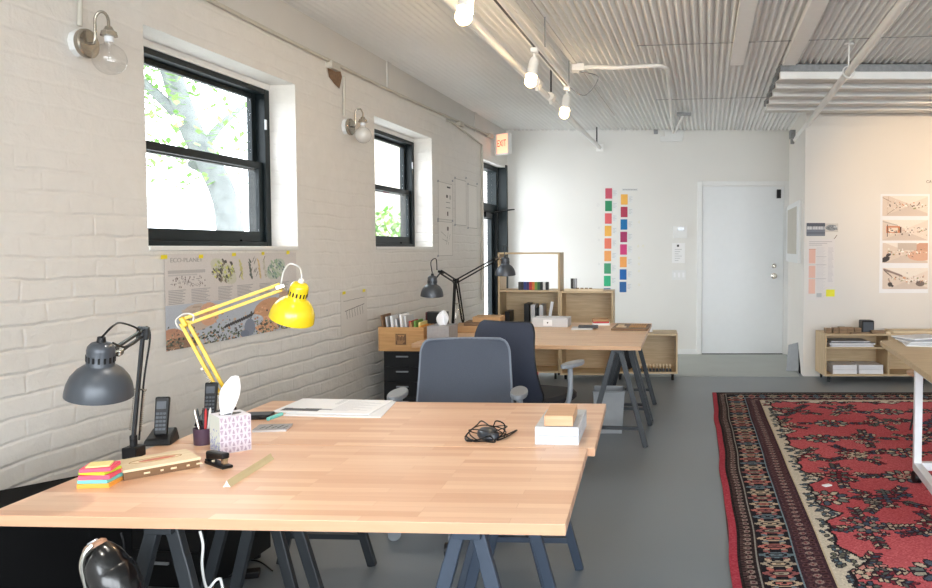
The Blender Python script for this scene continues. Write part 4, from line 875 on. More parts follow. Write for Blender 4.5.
# cordless phones
def phone(label, loc, rz, group='cordless phones'):
    t = thing('cordless_phone', label, 'phone', loc, rz, group); M = t.matrix_basis.copy(); t.matrix_basis = Matrix()
    cr = MB().hexa([(-.045, -.045, 0), (.045, -.045, 0), (.045, .05, 0), (-.045, .05, 0), (-.036, -.036, .022), (.036, -.036, .022), (.038, .045, .045), (-.038, .045, .045)]).build('cradle', 'black_plastic', t, bevel=.006)
    T = Matrix.Translation((0, .0, .026)) @ Matrix.Rotation(-R(14), 4, 'X') @ Matrix.Diagonal((.9, .9, .84, 1))
    h = MB().hexa([T @ Vector(q) for q in ((-.022, -.012, 0), (.022, -.012, 0), (.022, .012, 0), (-.022, .012, 0), (-.025, -.011, .155), (.025, -.011, .155), (.025, .011, .155), (-.025, .011, .155))]).build('handset', 'black_plastic', t, bevel=.006)
    MB().box(-.016, -.0145, .105, .016, -.0115, .135, T).build('display', 'glass_grey' if False else 'charcoal', h)
    mb = MB()
    for r_ in range(5):
        for c_ in range(3): mb.box(-.017 + c_ * .0125, -.0148, .02 + r_ * .0155, -.008 + c_ * .0125, -.0118, .029 + r_ * .0155, T)
    mb.build('keys', 'charcoal', h); t.matrix_basis = M; return t
p = onz(161, 443, HT); ph = phone('black cordless phone on its cradle beside the charcoal lamp', (p.x, p.y, HT), R(12))
p2 = onz(210, 424, HT); o = copy_tree(ph); o.location = (p2.x, p2.y, HT); o.rotation_euler = (0, 0, R(10)); tag(o, 'black cordless phone half hidden behind the patterned tissue box', 'phone', 'cordless phones')
# tissue box patterned
a = onz(220, 455, HT); t = thing('tissue_box', 'white and lilac patterned tissue box on the front tables with a tissue pulled up', 'tissue box', (a.x, a.y, HT), R(44)); M = t.matrix_basis.copy(); w_ = .098; dp = .100; hh = .118
cv = Canvas(60, 60, (206, 198, 208))
for j in range(6):
    for i in range(8):
        x0, y0_ = i * 7.5 + 1, j * 10 + 1
        for k in range(8):
            f = k / 8 * 3; 
            if (i + j) % 2: cv.rect(x0 + 3.2 - f, y0_ + k, x0 + 3.2 + f, y0_ + k + 1, (158, 144, 160))
            else: cv.rect(x0 + f, y0_ + k, x0 + 6.4 - f, y0_ + k + 1, (172, 158, 174))
cv2 = Canvas(60, 60, (216, 222, 214))
for k in range(90): x, y = rng.uniform(5, 60), 60 - abs(rng.normal(0, 14)); cv2.line(x, y, x + rng.uniform(-5, 5), y + rng.uniform(-5, 5), .9, (140, 150, 200))
MB().box(.0012, .0012, 0, w_ - .0012, dp - .0012, hh, M).build('carton', mat('lilac_pale', (226, 222, 230), .5), t, bevel=.001)
M3_ = M.to_3x3()
printed('printed_side', cv, M @ Vector((.001, .0008, hh)), M3_ @ Vector((w_ - .002, 0, 0)), Vector((0, 0, -hh)), t)
printed('printed_side', cv2, M @ Vector((.0008, dp - .001, hh)), M3_ @ Vector((0, -dp + .002, 0)), Vector((0, 0, -hh)), t)
MB().prism([M @ Vector((w_ / 2 + .035 * math.cos(q), dp / 2 + .02 * math.sin(q), hh)) for q in np.linspace(0, 2 * math.pi, 20, endpoint=False)], (0, 0, .0006)).build('opening', 'ink', t)
tissue(t, M @ Vector((w_ / 2 - .012, dp / 2, hh)), .125, .075, .03)
# pen pot
p = onz(199, 446, HT); t = thing('pen_pot', 'dark purple pen pot beside the patterned tissue box', 'pen pot', (p.x, p.y + .03, HT)); c_ = t.location.copy()
MB().lathe([(.030, 0), (.032, .055), (.030, .055), (.028, .004), (0, .004)], 24, Matrix.Translation(c_)).build('pot', 'purple_dark', t, smooth=True)
pens = [(-.012, .0, -.3, 'black_plastic', 'black pen leaning left in the purple pot'), (.005, .008, -.12, 'black_plastic', 'black pen in the middle of the purple pot'), (.012, -.006, .15, 'red', 'red pen leaning right in the purple pot'), (-.004, -.01, -.5, 'nickel', 'metal scissors-like pen leaning far left in the purple pot'), (.015, .01, .3, 'white_cord', 'white pen leaning right in the purple pot')]
for x, y, l_, m_, lab in pens:
    a = c_ + Vector((x * .5, y * .5, .006)); d_ = Vector((l_ * .4, y * 3, 1)).normalized()
    o = MB().tube([a, a + d_ * .105, a + d_ * .115], [.004, .004, .0015], 8).build('pen', m_, smooth=True); tag(o, lab, 'pen', 'pens in the purple pot')
# stapler
a = onz(204, 463.5, HT); t = thing('stapler', 'black stapler in front of the patterned tissue box', 'stapler', (a.x, a.y, HT), -R(38)); M = t.matrix_basis.copy()
MB().box(0, 0, 0, .115, .034, .009, M).build('base_plate', 'black_plastic', t, bevel=.003); MB().hexa([M @ Vector(q) for q in ((0, .004, .011), (.105, .005, .028), (.105, .029, .028), (0, .03, .011), (0, .004, .038), (.105, .005, .046), (.105, .029, .046), (0, .03, .038))]).build('arm', 'black_plastic', t, bevel=.005)
MB().box(.088, .010, .010, .102, .024, .030, M).build('magazine_tip', 'chrome', t); MB().box(.0, .003, .009, .016, .031, .014, M).build('hinge', 'black_metal', t)
# triangular scale ruler
a = onz(227, 487, HT); b_ = onz(271, 459, HT); d_ = (b_ - a).normalized(); sd_ = Vector((-d_.y, d_.x, 0))
t = thing('scale_ruler', 'triangular scale ruler lying on the front table', 'ruler', a); 
mb = MB(); prf = []
for k in range(3):
    an = R(90 + 120 * k); prf += [(math.cos(an) * .012, .0060 + math.sin(an) * .012 ), (math.cos(an + R(60)) * .0045, .0060 + math.sin(an + R(60)) * .0045)]
mb.prism([a + sd_ * x + Z3 * z for x, z in prf], d_ * (b_ - a).length); mb.build('ruler_body', mat('ruler_cream', (196, 182, 144), .4), t)
MB().prism([a + sd_ * x + Z3 * z - d_ * .002 for x, z in prf], d_ * .002).build('end_cap', 'paper', t)
# phone + notebook
p = onz(270, 432, HT); t = thing('notebook', 'patterned notebook beside the lilac tissue box', 'notebook', (p.x, p.y, HT), R(8)); M = t.matrix_basis.copy()
MB().box(-.06, 0, 0, .055, .09, .007, M).build('pages', 'paper_grey', t); mb = MB().box(-.062, -.001, .0072, .057, .091, .0088, M); cvb = mb.build('cover', 'box_grey', t, bevel=.0005)
mb = MB()
for k in range(5): mb.bar(M @ Vector((-.04 + k * .02, .02, .0092)), M @ Vector((-.03 + k * .02, .05 + (k % 2) * .02, .0092)), .004, .0006)
mb.build('scribble', 'black_plastic', cvb)
p = onz(262, 419, HT); o = MB().cbox((p.x - .02, p.y + .02, HT + .009), (.10, .07, .018), R(10)).build('wallet', 'black_plastic', bevel=.004); tag(o, 'small black case behind the patterned notebook', 'case')
a = onz(268, 420, HT + .022); b_ = onz(277, 416, HT + .022); o = MB().tube([a, b_ + Vector((.01, .02, 0))], .007, 12).build('marker_pen', 'aqua', smooth=True); tag(o, 'short teal marker resting on the black case', 'marker'); o.location.z = HT + .0185
# big sheets
def sheet_on(pxs, z, th, cv, label, name='paper_sheet', group='large paper sheets on the rear table'):
    tl, tr, bl = (onz(px, py, z) for px, py in pxs); o = printed(name, cv, tl + Z3 * th, tr - tl, bl - tl, thick=th, N=Vector((0, 0, 1))); return tag(o, label, 'paper sheet', group)
cv = Canvas(150, 110, (240, 241, 244)); cv.noise(1)
cv.rect(8, 78, 66, 98, (70, 72, 78)); cv.rect(20, 74, 40, 80, (240, 241, 244)); cv.rect(66, 80, 84, 88, (150, 150, 155))
for k in range(14): cv.rect(82, 10 + k * 6, 82 + 20 + (k * 13) % 40, 12 + k * 6, (196, 199, 206))
for k in range(5): cv.rect(70, 6 + k * 8, 78, 9 + k * 8, (170, 174, 182))
sheet_on([(307, 400.5), (396, 402), (283, 416)], HT, .003, Canvas(4, 4, (232, 233, 236)), 'white paper sheet at the bottom of the large sheets')
sheet_on([(303, 399), (393, 401), (271, 412.5)], HT + .0034, .003, cv, 'printed white sheet topmost of the large sheets, with a dark drawing')
# mouse wrapped with cable
p = onz(488, 440, HT); t = thing('computer_mouse', 'black computer mouse wrapped in its own cable on the rear table', 'computer mouse', (p.x, p.y, HT)); c_ = t.location.copy() + Vector((-.004, .03, 0))
M = Matrix.Translation(c_) @ Matrix.Rotation(R(35), 4, 'Z')
MB().lathe([(0, 0), (.026, 0), (.031, .008), (.03, .02), (.022, .031), (.01, .036), (0, .037)], 24, M @ Matrix.Diagonal((1.1, 1.75, 1, 1))).build('mouse_body', mat('slate_black', (44, 50, 58), .35), t, smooth=True)
ps = []
for k in range(60):
    a_ = k * .42; ps.append(c_ + Vector((math.cos(a_) * (.055 + .012 * math.sin(k * .9)), math.sin(a_) * (.045 + .012 * math.cos(k * .7)), .004 + abs(math.sin(a_ * .5 + k * .1)) * .034)))
MB().tube(spline(ps[:34], 4), .0020, 6).build('cable_coil', 'black_plastic', t, smooth=True)
g = [onz(465, 437, HT + .004), onz(470, 431, HT + .02), onz(477, 425, HT + .03), onz(482, 421, HT + .035), onz(492, 427, HT + .03), onz(496, 421, HT + .05), onz(504, 424, HT + .045), onz(504, 432, HT + .02), onz(497, 440, HT + .004), onz(508, 436, HT + .004), onz(517, 430, HT + .006), onz(508, 434, HT + .01), onz(498, 438, HT + .01)]
MB().tube(spline(g, 6), .0026, 6).build('cable', 'black_plastic', t, smooth=True)
g = [onz(x_, y_, HT + z_) for x_, y_, z_ in ((466, 436, .004), (473, 441, .004), (484, 441, .004), (495, 442, .004), (489, 436, .02), (481, 439, .004), (468, 441, .004), (465, 438, .004))]
MB().tube(spline(g, 6), .0026, 6).build('cable', 'black_plastic', t, smooth=True)
a = onz(470, 441, HT + .004); MB().cbox(a + Z3 * .002, (.02, .012, .008), R(-10)).build('plug', 'black_plastic', t, bevel=.002)
# white terrazzo boxes and wood block
a = onz(535, 445, HT); b_ = onz(579, 445, HT); w_ = b_.x - a.x
for k in range(2): o = MB().cbox((a.x + w_ / 2 + .008, a.y + .145, HT + .015 + k * .0305), (w_, .29, .030), R(-3.5)).build('sample_slab', 'terrazzo', bevel=.001); tag(o, ['lower white speckled slab under the wooden block', 'upper white speckled slab carrying the wooden block'][k], 'sample slab', 'white speckled slabs')
zz = HT + .0613; a = onz(545, 427, zz); b_ = onz(574, 427, zz); w_ = b_.x - a.x; o = MB().cbox((a.x + w_ / 2, a.y + .10, zz + .019), (w_, .19, .036), R(-2)).build('wood_block', 'block', bevel=.002); tag(o, 'light wooden block on top of the white speckled slabs', 'wood block')
# under and beside the front tables
t = thing('side_cabinet', 'black low cabinet at the left edge between brick wall and front table', 'cabinet', (-1.665, 2.50, 0), R(49.8)); M = t.matrix_basis.copy()
MB().box(-.62, -.31, .03, 0, 0, .618, M).build('body', 'matte_black', t, bevel=.004); MB().box(-.63, -.32, .619, .005, .005, .633, M).build('top', 'matte_black', t, bevel=.003)
for x in (-.58, -.04):
    for y in (-.28, -.04): MB().tube([M @ Vector((x, y, 0)), M @ Vector((x, y, .03))], .015, 8).build('foot', 'black_plastic', t)
drawers('black drawer unit under the rear table near the brick wall', (-1.96, 3.02, 0), -R(7), .40, .45, .47, 3)
p = Vector((-1.72, 3.22, .471)); o = MB().cbox((p.x - .03, p.y, p.z + .006), (.34, .42, .012), -R(7)).build('paper_pile', 'paper_grey', bevel=.001); tag(o, 'pale pile of paper on the black drawer unit beside the wall', 'paper pile')
o = MB().cbox((-1.60, 2.98, .0), (.1, .1, .1)) if False else None
# glossy vacuum
p0 = at(100, 590, 1.83)
t = thing('vacuum_cleaner', 'glossy black upright vacuum cleaner with a silver tip button, under the front table', 'vacuum cleaner', (p0.x + .07, 1.83, 0))
sp = spline([(p0.x + .08, 1.83, .02), (p0.x + .07, 1.83, .18), at(119, 600, 1.83), at(107, 568, 1.83), at(99, 553, 1.83), at(95, 546, 1.83)], 6); n = len(sp)
MB().tube(sp, [.060 - .008 * (i / (n - 1)) if i < n * .45 else .0565 - .034 * ((i / (n - 1) - .45) / .55) ** 1.3 for i in range(n)], 24).build('body', 'gloss_black', t, smooth=True)
q = sp[-1]; dq = (sp[-1] - sp[-4]).normalized(); MB().tube([q - dq * .006, q + dq * .004, q + dq * .010], [.0265, .026, .018], 20).build('collar', 'ring_tan', t, smooth=True); MB().tube([q + dq * .006, q + dq * .014], [.015, .011], 16).build('button', 'glass_grey', t, smooth=True)
MB().tube(spline([at(88, 592, 1.80), at(82, 568, 1.79), at(85, 553, 1.79), at(92, 545, 1.80)], 5), .006, 8).build('trim_band', 'chrome', t, smooth=True)
MB().lathe([(0, 0), (.10, 0), (.105, .02), (.085, .04), (0, .05)], 28, Matrix.Translation((p0.x + .08, 1.80, 0))).build('floor_head', 'gloss_black', t, smooth=True)
# cables under the table
g = [at(200, 531, 2.0), at(203, 545, 2.0), at(202, 565, 2.0), at(205, 584, 2.0), at(209, 588, 2.0), at(218, 579, 2.0), at(223, 590, 2.02), Vector((at(223, 600, 2.05).x, 2.1, .2)), Vector((-1.0, 2.2, .006)), Vector((-.85, 2.5, .006))]
o = MB().tube(spline(g, 6), .0035, 6).build('cable', 'white_cord', smooth=True); tag(o, 'white cable hanging down under the front table edge', 'cable')
g = [at(121, 533, 2.1), at(124, 545, 2.1), at(122, 560, 2.1), at(116, 580, 2.1), Vector((-1.33, 2.2, .2)), Vector((-1.3, 2.3, .008))]
o = MB().tube(spline(g, 6), .003, 6).build('cable', 'black_plastic', smooth=True); tag(o, 'thin black cable hanging under the left of the front table', 'cable')
p = onz(248, 577, .0); t = thing('power_adapter', 'black power adapter with its cord on the floor under the tables', 'power adapter', p); MB().cbox(p + Vector((0, 0, .014)), (.09, .05, .028), R(15)).build('adapter_body', 'black_plastic', t, bevel=.004)
MB().tube(spline([p + Vector((-.04, 0, .01)), p + Vector((-.16, -.05, .005)), p + Vector((-.2, .1, .005)), p + Vector((-.05, .16, .005)), p + Vector((.08, .05, .005))]), .003, 6).build('cord', 'black_plastic', t, smooth=True)

# ================= WALL THINGS =================
def sconce(label, px, py, bulb_m, scale_=1.0, gl=True):
    P0 = onw(px, py, 0); t = thing('wall_sconce', label, 'wall lamp', P0, 0, 'wall sconces'); n = -WN; s_ = scale_
    Q = Matrix.Translation(P0) @ n.to_track_quat('Z', 'Y').to_matrix().to_4x4()
    MB().lathe([(0, 0), (.056, 0), (.056, .028), (0, .028)], 10, Q).build('mounting_box', 'white_trim', t, bevel=.003)
    MB().lathe([(0, .029), (.056, .029), (.058, .034), (.058, .047), (.052, .052), (0, .053)], 32, Q).build('backplate', 'nickel', t, smooth=True)
    c = P0 + n * .053; e = P0 + n * .125 + WD * .015
    pts = [c + n * .0, c + n * .02, c + n * .026 + Z3 * .03, c + n * .03 + Z3 * .085 + WD * .005]
    top = (e + c) / 2
    pts = [c, c + n * .018, c + n * .024 + Z3 * .02, c + n * .024 + Z3 * .085] + [c + n * .024 + (e - c - n * .024) * (1 - math.cos(a_)) / 2 + Z3 * (.085 + .042 * math.sin(a_)) for a_ in np.linspace(.3, math.pi - .05, 10)] + [Vector((e.x, e.y, c.z + .065))]
    MB().tube(pts, .0058, 10).build('swan_arm', 'nickel', t, smooth=True)
    K = Matrix.Translation((e.x, e.y, c.z + .065))
    MB().lathe([(0, .004), (.012, .004), (.016, -.004), (.020, -.012), (.028, -.016), (.028, -.022), (.031, -.03), (.031, -.034), (.024, -.036), (0, -.036)], 28, K).build('socket_cap', 'nickel', t, smooth=True)
    MB().lathe([(.0165, -.036), (.0165, -.058), (.0, -.058)], 20, K).build('bulb_collar', 'white_metal', t, smooth=True)
    r = .062 * s_; prof = [(.0165, -.05), (.018, -.066)] + [(r * math.sin(a_), -.066 - r * .93 - r * math.cos(math.pi - a_) * -1 * -1) for a_ in []]
    zc_ = -.066 - r * .96
    prof = [(.0165, -.055), (.019, -.068)] + [(r * math.sin(a_), zc_ + r * math.cos(a_)) for a_ in np.linspace(.42, math.pi, 22)]
    MB().lathe(prof, 36, K).build('globe_bulb', bulb_m, t, smooth=True)
    MB().lathe([(.010, -.058), (.006, -.09), (.002, -.12), (0, -.12)], 14, K).build('filament_stem', 'pane' if gl else 'white_metal', t, smooth=True)
    return t
mat('milky', (205, 202, 196), .15, var=.02, coat=.5)
sconce('wall sconce with clear globe bulb at the upper left, before the first window', 78, 44, 'clear_bulb', 1.0)
sconce('wall sconce with milky globe bulb between the two windows', 345, 127, 'milky', .92, False)
for px, y0_, y1_, lab in ((80, -40, 26, 'painted conduit running up from the clear-bulb sconce'), (344, 76, 116, 'painted conduit running up from the milky-bulb sconce')):
    o = MB().tube([onw(px, y0_, .012), onw(px, y1_, .012)], .010, 8).build('conduit', 'pale_beige', smooth=True); tag(o, lab, 'conduit')

# big poster below window 1
NW = -WN
def wall_sheet(name, cv, px0, py0, px1, pyb, label, off=.004, group=None, th=.001):
    tl = onw(px0, py0, off); tr = onw(px1, py0, off); zb = onw(px0, pyb, off).z; U = Vector((tr.x - tl.x, tr.y - tl.y, 0))
    return tag(printed(name, cv, tl, U, (0, 0, zb - tl.z), thick=th, N=NW), label, name.replace('_', ' '), group)
cv = Canvas(300, 116, (206, 200, 196)); cv.noise(1.2)
for k in range(300):
    g_ = (206 - k * 0.0, 200, 196)
cv.a[62:, :] = np.array((184, 190, 200)) * 1.0
for x0 in (0, 96, 192):
    for k in range(9): cv.rect(x0 + 6, 44 + k * 2, x0 + 38 - (k * 5) % 9, 45 + k * 2, (160, 158, 158)); cv.rect(x0 + 48, 44 + k * 2, x0 + 86 - (k * 7) % 11, 45 + k * 2, (162, 160, 162))
cv.rect(6, 20, 76, 24, (176, 172, 170)); cv.rect(6, 25, 60, 27, (186, 182, 180))
for k in range(40): cv.line(rng.uniform(8, 70), rng.uniform(28, 42), rng.uniform(8, 70), rng.uniform(28, 42), .4, (150, 145, 142)) if k % 4 == 0 else cv.ell(rng.uniform(8, 76), rng.uniform(28, 42), 1, 1.3, (130, 120, 116))
def isoblock(cx, cy, r, cols_, n):
    for k in range(n):
        a_, q = rng.uniform(0, 6.3), math.sqrt(rng.uniform(0, 1)) * r; x, y = cx + q * math.cos(a_), cy + q * math.sin(a_) * .62; cv.ell(x, y, rng.uniform(1, 4), rng.uniform(.8, 2.2), cols_[rng.integers(len(cols_))], .5 + rng.normal(0, .3))
cv.ell(115, 24, 30, 13, (196, 194, 176), .45); isoblock(115, 24, 24, [(150, 158, 110), (120, 110, 96), (200, 200, 120), (176, 176, 160), (80, 76, 72)], 90)
cv.ell(242, 24, 26, 14, (180, 188, 176), -.3); isoblock(242, 24, 22, [(130, 156, 140), (160, 180, 150), (110, 130, 130), (206, 206, 196)], 90)
for x, c_ in ((152, (196, 190, 130)), (174, (90, 96, 90)), (196, (200, 176, 130)), (210, (190, 186, 170))):
    for k in range(14): cv.ell(x + k * .35 + rng.normal(0, 1), 10 + k * 1.9, 3, 1.4, tuple(np.array(c_) + rng.normal(0, 12)), .7)
for k in range(8): cv.ell(rng.uniform(150, 215), rng.uniform(6, 36), .8, 5, (120, 118, 112), .6)
earth = [(206, 164, 136), (190, 140, 110), (170, 128, 104), (216, 184, 158), (150, 118, 100), (110, 96, 90)]
def dome(cx, cy, rx, ry, c_): cv.ell(cx, cy, rx, ry, c_); [cv.ell(cx + rng.uniform(-1, 1) * rx * .8, cy + rng.uniform(-.8, .8) * ry, rng.uniform(1, rx * .3), rng.uniform(.6, 2), tuple(np.array(c_) + rng.normal(0, 14))) for _ in range(18)]
dome(60, 80, 34, 17, (196, 178, 164)); dome(82, 78, 20, 15, (214, 168, 140)); dome(230, 86, 48, 20, (206, 156, 120)); dome(270, 78, 26, 22, (190, 160, 140)); dome(215, 104, 30, 12, (222, 170, 134)); dome(180, 96, 26, 9, (190, 196, 206))
dome(10, 104, 26, 14, (186, 140, 116)); dome(30, 112, 30, 10, (150, 120, 100))
for k in range(520):
    x = rng.uniform(0, 300); y = 116 - abs(rng.normal(0, 13)) ; c_ = [(60, 66, 64), (110, 120, 100), (190, 140, 110), (206, 176, 150), (90, 84, 80), (140, 150, 130), (80, 90, 80)][rng.integers(7)]; cv.ell(x, y, rng.uniform(.6, 3.2), rng.uniform(.5, 1.8), c_)
for k in range(14): cv.line(110 + k * 5, 100 - k * .8, 118 + k * 5, 96 - k * .9, 1.1, (66, 64, 66))
cv.ell(172, 104, 13, 12, (132, 140, 156)); cv.ell(160, 112, 10, 5, (120, 128, 146))
cv.noise(2)
po = wall_sheet('wall_poster', cv, 164, 254, 296, 352, 'large architectural poster taped to the brick wall below the first window', .006)
po['category'] = 'poster'
tl = onw(170, 262.5, .0075); text('lettering', 'ECO-PLANET', .030, tl, WD * 1.35, (0, 0, 1), mat('type_grey', (168, 164, 160), .7), po, .0003)
for px, py, w_, h_, lab in ((164, 257, .045, .02, 'at the top left corner'), (201, 256.5, .035, .02, 'second from the left'), (234, 254.5, .035, .018, 'in the middle'), (263, 253.5, .028, .018, 'fourth from the left'), (288, 252.5, .035, .022, 'at the top right corner')):
    c_ = onw(px, py, .0085); o = MB().bar(c_ - WD * w_ / 2, c_ + WD * w_ / 2, h_, .0006, NW)
    o = MB().prism([c_ + WD * (x * w_ / 2) + Z3 * (z * h_ / 2) for x, z in ((-1, -1), (1, -.8), (.95, 1), (-.9, .9))], NW * .0006).build('masking_tape', 'tape_yellow'); tag(o, 'yellow tape piece on the large poster, ' + lab, 'tape', 'yellow tape on the large poster')
# pencil sketch sheets
cv = Canvas(60, 96, (212, 207, 200)); cv.noise(1)
cv.line(6, 22, 54, 18, .7, (130, 124, 120)); [cv.line(8, 28 + k * 3, 50 - k, 26 + k * 3, .4, (160, 154, 148)) for k in range(4)]; cv.line(10, 44, 52, 34, .8, (110, 105, 102)); [cv.line(12 + k * 6, 44 - k, 14 + k * 6, 62 - k, .7, (140, 134, 130)) for k in range(7)]; cv.line(4, 92, 56, 88, .4, (160, 154, 148))
o = wall_sheet('sketch_sheet', cv, 340.5, 292, 367, 336, 'small pencil sketch sheet taped to the brick wall left of the wooden crate')
for px, py in ((344, 293), (364, 290.5)): c_ = onw(px, py, .0065); q = MB().prism([c_ + WD * (x * .024) + Z3 * (z * .011) for x, z in ((-1, -1), (1, -.8), (.95, 1), (-.9, .9))], NW * .0006).build('masking_tape', 'tape_yellow'); tag(q, 'yellow tape piece on the small sketch sheet, %s corner' % ('left' if px < 350 else 'right'), 'tape', 'yellow tape on the sketch')
for i, (x0, y0_, x1, yb_, lab) in enumerate(((438, 181, 452.5, 219, 'translucent sketch sheet with small black marks, right of the second window'), (438, 221, 452.5, 256, 'translucent sketch sheet with scribbles on the brick wall, lower left'), (455, 178, 466, 225, 'pale tall sheet on the brick wall, upper middle'), (468, 184, 477, 228, 'pale sheet on the brick wall nearest the side door'))):
    cv = Canvas(50, 70, (226, 222, 216)); cv.noise(1.5)
    e_ = (176, 172, 166); cv.rect(0, 0, 50, 1, e_); cv.rect(0, 69, 50, 70, e_); cv.rect(0, 0, 1, 70, e_); cv.rect(49, 0, 50, 70, e_)
    if i == 0:
        cv.rect(30, 6, 42, 9, (70, 68, 66)); cv.ell(30, 25, 3, 3, (60, 58, 56)); cv.rect(26, 36, 40, 37, (110, 108, 104)); cv.rect(26, 46, 42, 47, (110, 108, 104)); cv.rect(30, 54, 34, 62, (60, 58, 56)); cv.rect(38, 22, 44, 30, (190, 186, 180))
    elif i == 1: [cv.line(rng.uniform(6, 44), rng.uniform(6, 62), rng.uniform(6, 44), rng.uniform(6, 62), .5, (150, 146, 142)) for _ in range(5)]; cv.rect(30, 10, 36, 18, (110, 108, 106))
    else: [cv.line(8 + k * 4, 6, 8 + k * 4, 60, .35, (190, 186, 180)) for k in range(8)]
    o = wall_sheet('sketch_sheet', cv, x0, y0_, x1, yb_, lab, .005 , 'sketch sheets on the brick wall')
    for px, py in ((x0, y0_), (x1, y0_), (x0, yb_)):
        c_ = onw(px, py, .0075); MB().prism([c_ + WD * (x * .022) + Z3 * (z * .012) for x, z in ((-1, -1), (1, -.4), (.8, 1), (-.6, .9))], NW * .0006).build('tape_corner', 'grey_plastic', o)
# colour swatch cards on the back wall
LEFT = [(200, 84, 104, 'rose'), (42, 136, 92, 'green'), (222, 100, 104, 'coral red'), (238, 180, 84, 'amber'), (232, 124, 98, 'salmon'), (240, 166, 98, 'apricot'), (72, 152, 112, 'sea green'), (50, 170, 122, 'mint green'), (50, 88, 130, 'navy')]
RIGHT = [(238, 180, 84, 'amber'), (176, 58, 84, 'crimson'), (20, 112, 172, 'bright blue'), (168, 52, 100, 'plum'), (206, 62, 122, 'magenta'), (240, 166, 92, 'apricot'), (32, 100, 172, 'royal blue'), (44, 98, 156, 'steel blue')]
ordn = ['top', 'second', 'third', 'fourth', 'fifth', 'sixth', 'seventh', 'eighth', 'ninth']
for cn, lst, px, py0, sl in (('left', LEFT, 608.7, 193.5, -.22), ('right', RIGHT, 624.3, 199.5, -.22)):
    for i, (r_, g_, b__, nm) in enumerate(lst):
        x, y = px + sl * i * .9, py0 + i * 12.5; a, c_ = at(x - 3.4, y - 5.2, YB), at(x + 3.4, y + 5.2, YB)
        m_ = mat('card %s %s' % (cn, nm), (r_, g_, b__), .7, var=.04); t = thing('swatch_card', '%s colour card, %s in the %s column on the back wall' % (nm, ordn[i], cn), 'colour card', ((a.x + c_.x) / 2, YB, c_.z), 0, 'colour cards on the back wall')
        MB().box(a.x, YB - .003, c_.z, c_.x, YB - .0005, a.z).build('colour_field', m_, t)
        cv = Canvas(12, 16, (222, 223, 222)); [cv.rect(1, 2 + k * 3, 10 - (k % 2) * 3, 3 + k * 3, (188, 188, 190)) for k in range(4)]
        q = at(x + 4.2, y - 3.6, YB); printed('caption', cv, (q.x, YB - .002, q.z), (.06, 0, 0), (0, 0, -.09), t, N=Vector((0, -1, 0)))
cv = Canvas(40, 6, (212, 213, 212)); [cv.rect(2 + k * 4, 2, 5 + k * 4, 4, (150, 150, 152)) for k in range(9)]
a = at(622, 188.5, YB); o = printed('title_strip', cv, (a.x, YB - .002, a.z), (.20, 0, 0), (0, 0, -.03), N=Vector((0, -1, 0))); tag(o, 'thin title strip above the right column of colour cards', 'title strip')
for i, (px, py, s_) in enumerate(((598, 205, 1), (599, 228, .7), (599, 240, .7), (599, 264, .7), (639, 222, .8), (638, 246, .8), (643, 246, .8), (639, 258, .8), (639, 264, .8), (639, 271, .8), (639, 285, .8))):
    a = at(px, py, YB); o = MB().tube([(a.x + .014 * s_ * math.cos(q), YB - .001, a.z + .016 * s_ * math.sin(q)) for q in np.linspace(0, 6.28, 14)], .0012, 5).build('pencil_note', mat('note_yellow' if i > 3 else 'note_grey', (226, 216, 150) if i > 3 else (190, 192, 194), .7)); tag(o, 'faint small round note on the back wall beside the colour cards', 'note', 'faint round notes by the colour cards')
# poster wall, left sheets
def pw(name, cv, px0, py0, px1, py1, label, off=.003, parent=None):
    a, c_ = at(px0, py0, YP), at(px1, py1, YP); o = printed(name, cv, (a.x, YP - off, a.z), (c_.x - a.x, 0, 0), (0, 0, c_.z - a.z), parent, N=Vector((0, -1, 0)), thick=.0015)
    return tag(o, label, name.replace('_', ' ')) if parent is None else o
cv = Canvas(60, 34, (86, 90, 100)); cv.rect(0, 14, 60, 34, (120, 124, 134)); 
for k in range(16): cv.rect(2 + k * 3.6, 9 + (k * 5) % 5, 4.4 + k * 3.6, 17, (225, 225, 226))
cv.rect(0, 24, 60, 28, (100, 104, 114))
pw('photo_print', cv, 806.5, 223, 825, 236, 'small grey-blue photo print at the top of the left papers on the poster wall')
cv = Canvas(46, 20, (206, 200, 192)); cv.ell(22, 10, 21, 7, (140, 144, 148)); [cv.ell(rng.uniform(4, 42), rng.uniform(5, 15), 2, 1.2, (96, 100, 104)) for _ in range(14)]; cv.rect(30, 7, 44, 9, (220, 220, 220))
pw('photo_print', cv, 825.5, 223.5, 838, 232, 'small panorama cut-out beside the grey-blue photo print')
cv = Canvas(110, 210, (228, 222, 218)); cv.noise(1)
for k in range(3): cv.rect(8, 8 + k * 6, 100 - k * 20, 10 + k * 6, (190, 182, 180))
cv.rect(8, 36, 34, 84, (232, 186, 168)); cv.rect(8, 92, 34, 134, (232, 186, 168)); cv.rect(8, 138, 34, 188, (234, 190, 172)); cv.rect(7, 34, 36, 36, (206, 150, 130))
for y in list(range(30, 205, 4)): cv.rect(38, y, 76 - (y * 7) % 12, y + 1, (206, 200, 200)); cv.rect(84, y, 106 - (y * 5) % 7, y + 1, (192, 186, 188)) if y < 150 else None
cv.rect(36, 60, 78, 61, (180, 176, 176)); cv.rect(8, 136, 78, 137, (176, 170, 170)); cv.rect(8, 88, 78, 89, (176, 170, 170)); cv.rect(40, 186, 60, 200, (190, 190, 190))
sc_ = pw('schedule_sheet', cv, 807, 239, 834, 300, 'tall schedule sheet with salmon column blocks and a yellow note on the poster wall')
a, c_ = at(826, 289.5, YP), at(834.5, 296.5, YP); o = MB().box(a.x, YP - .006, c_.z, c_.x, YP - .0035, a.z).build('sticky_note', mat('neon_yellow', (240, 236, 60), .6)); tag(o, 'yellow sticky note at the foot of the schedule sheet', 'sticky note')
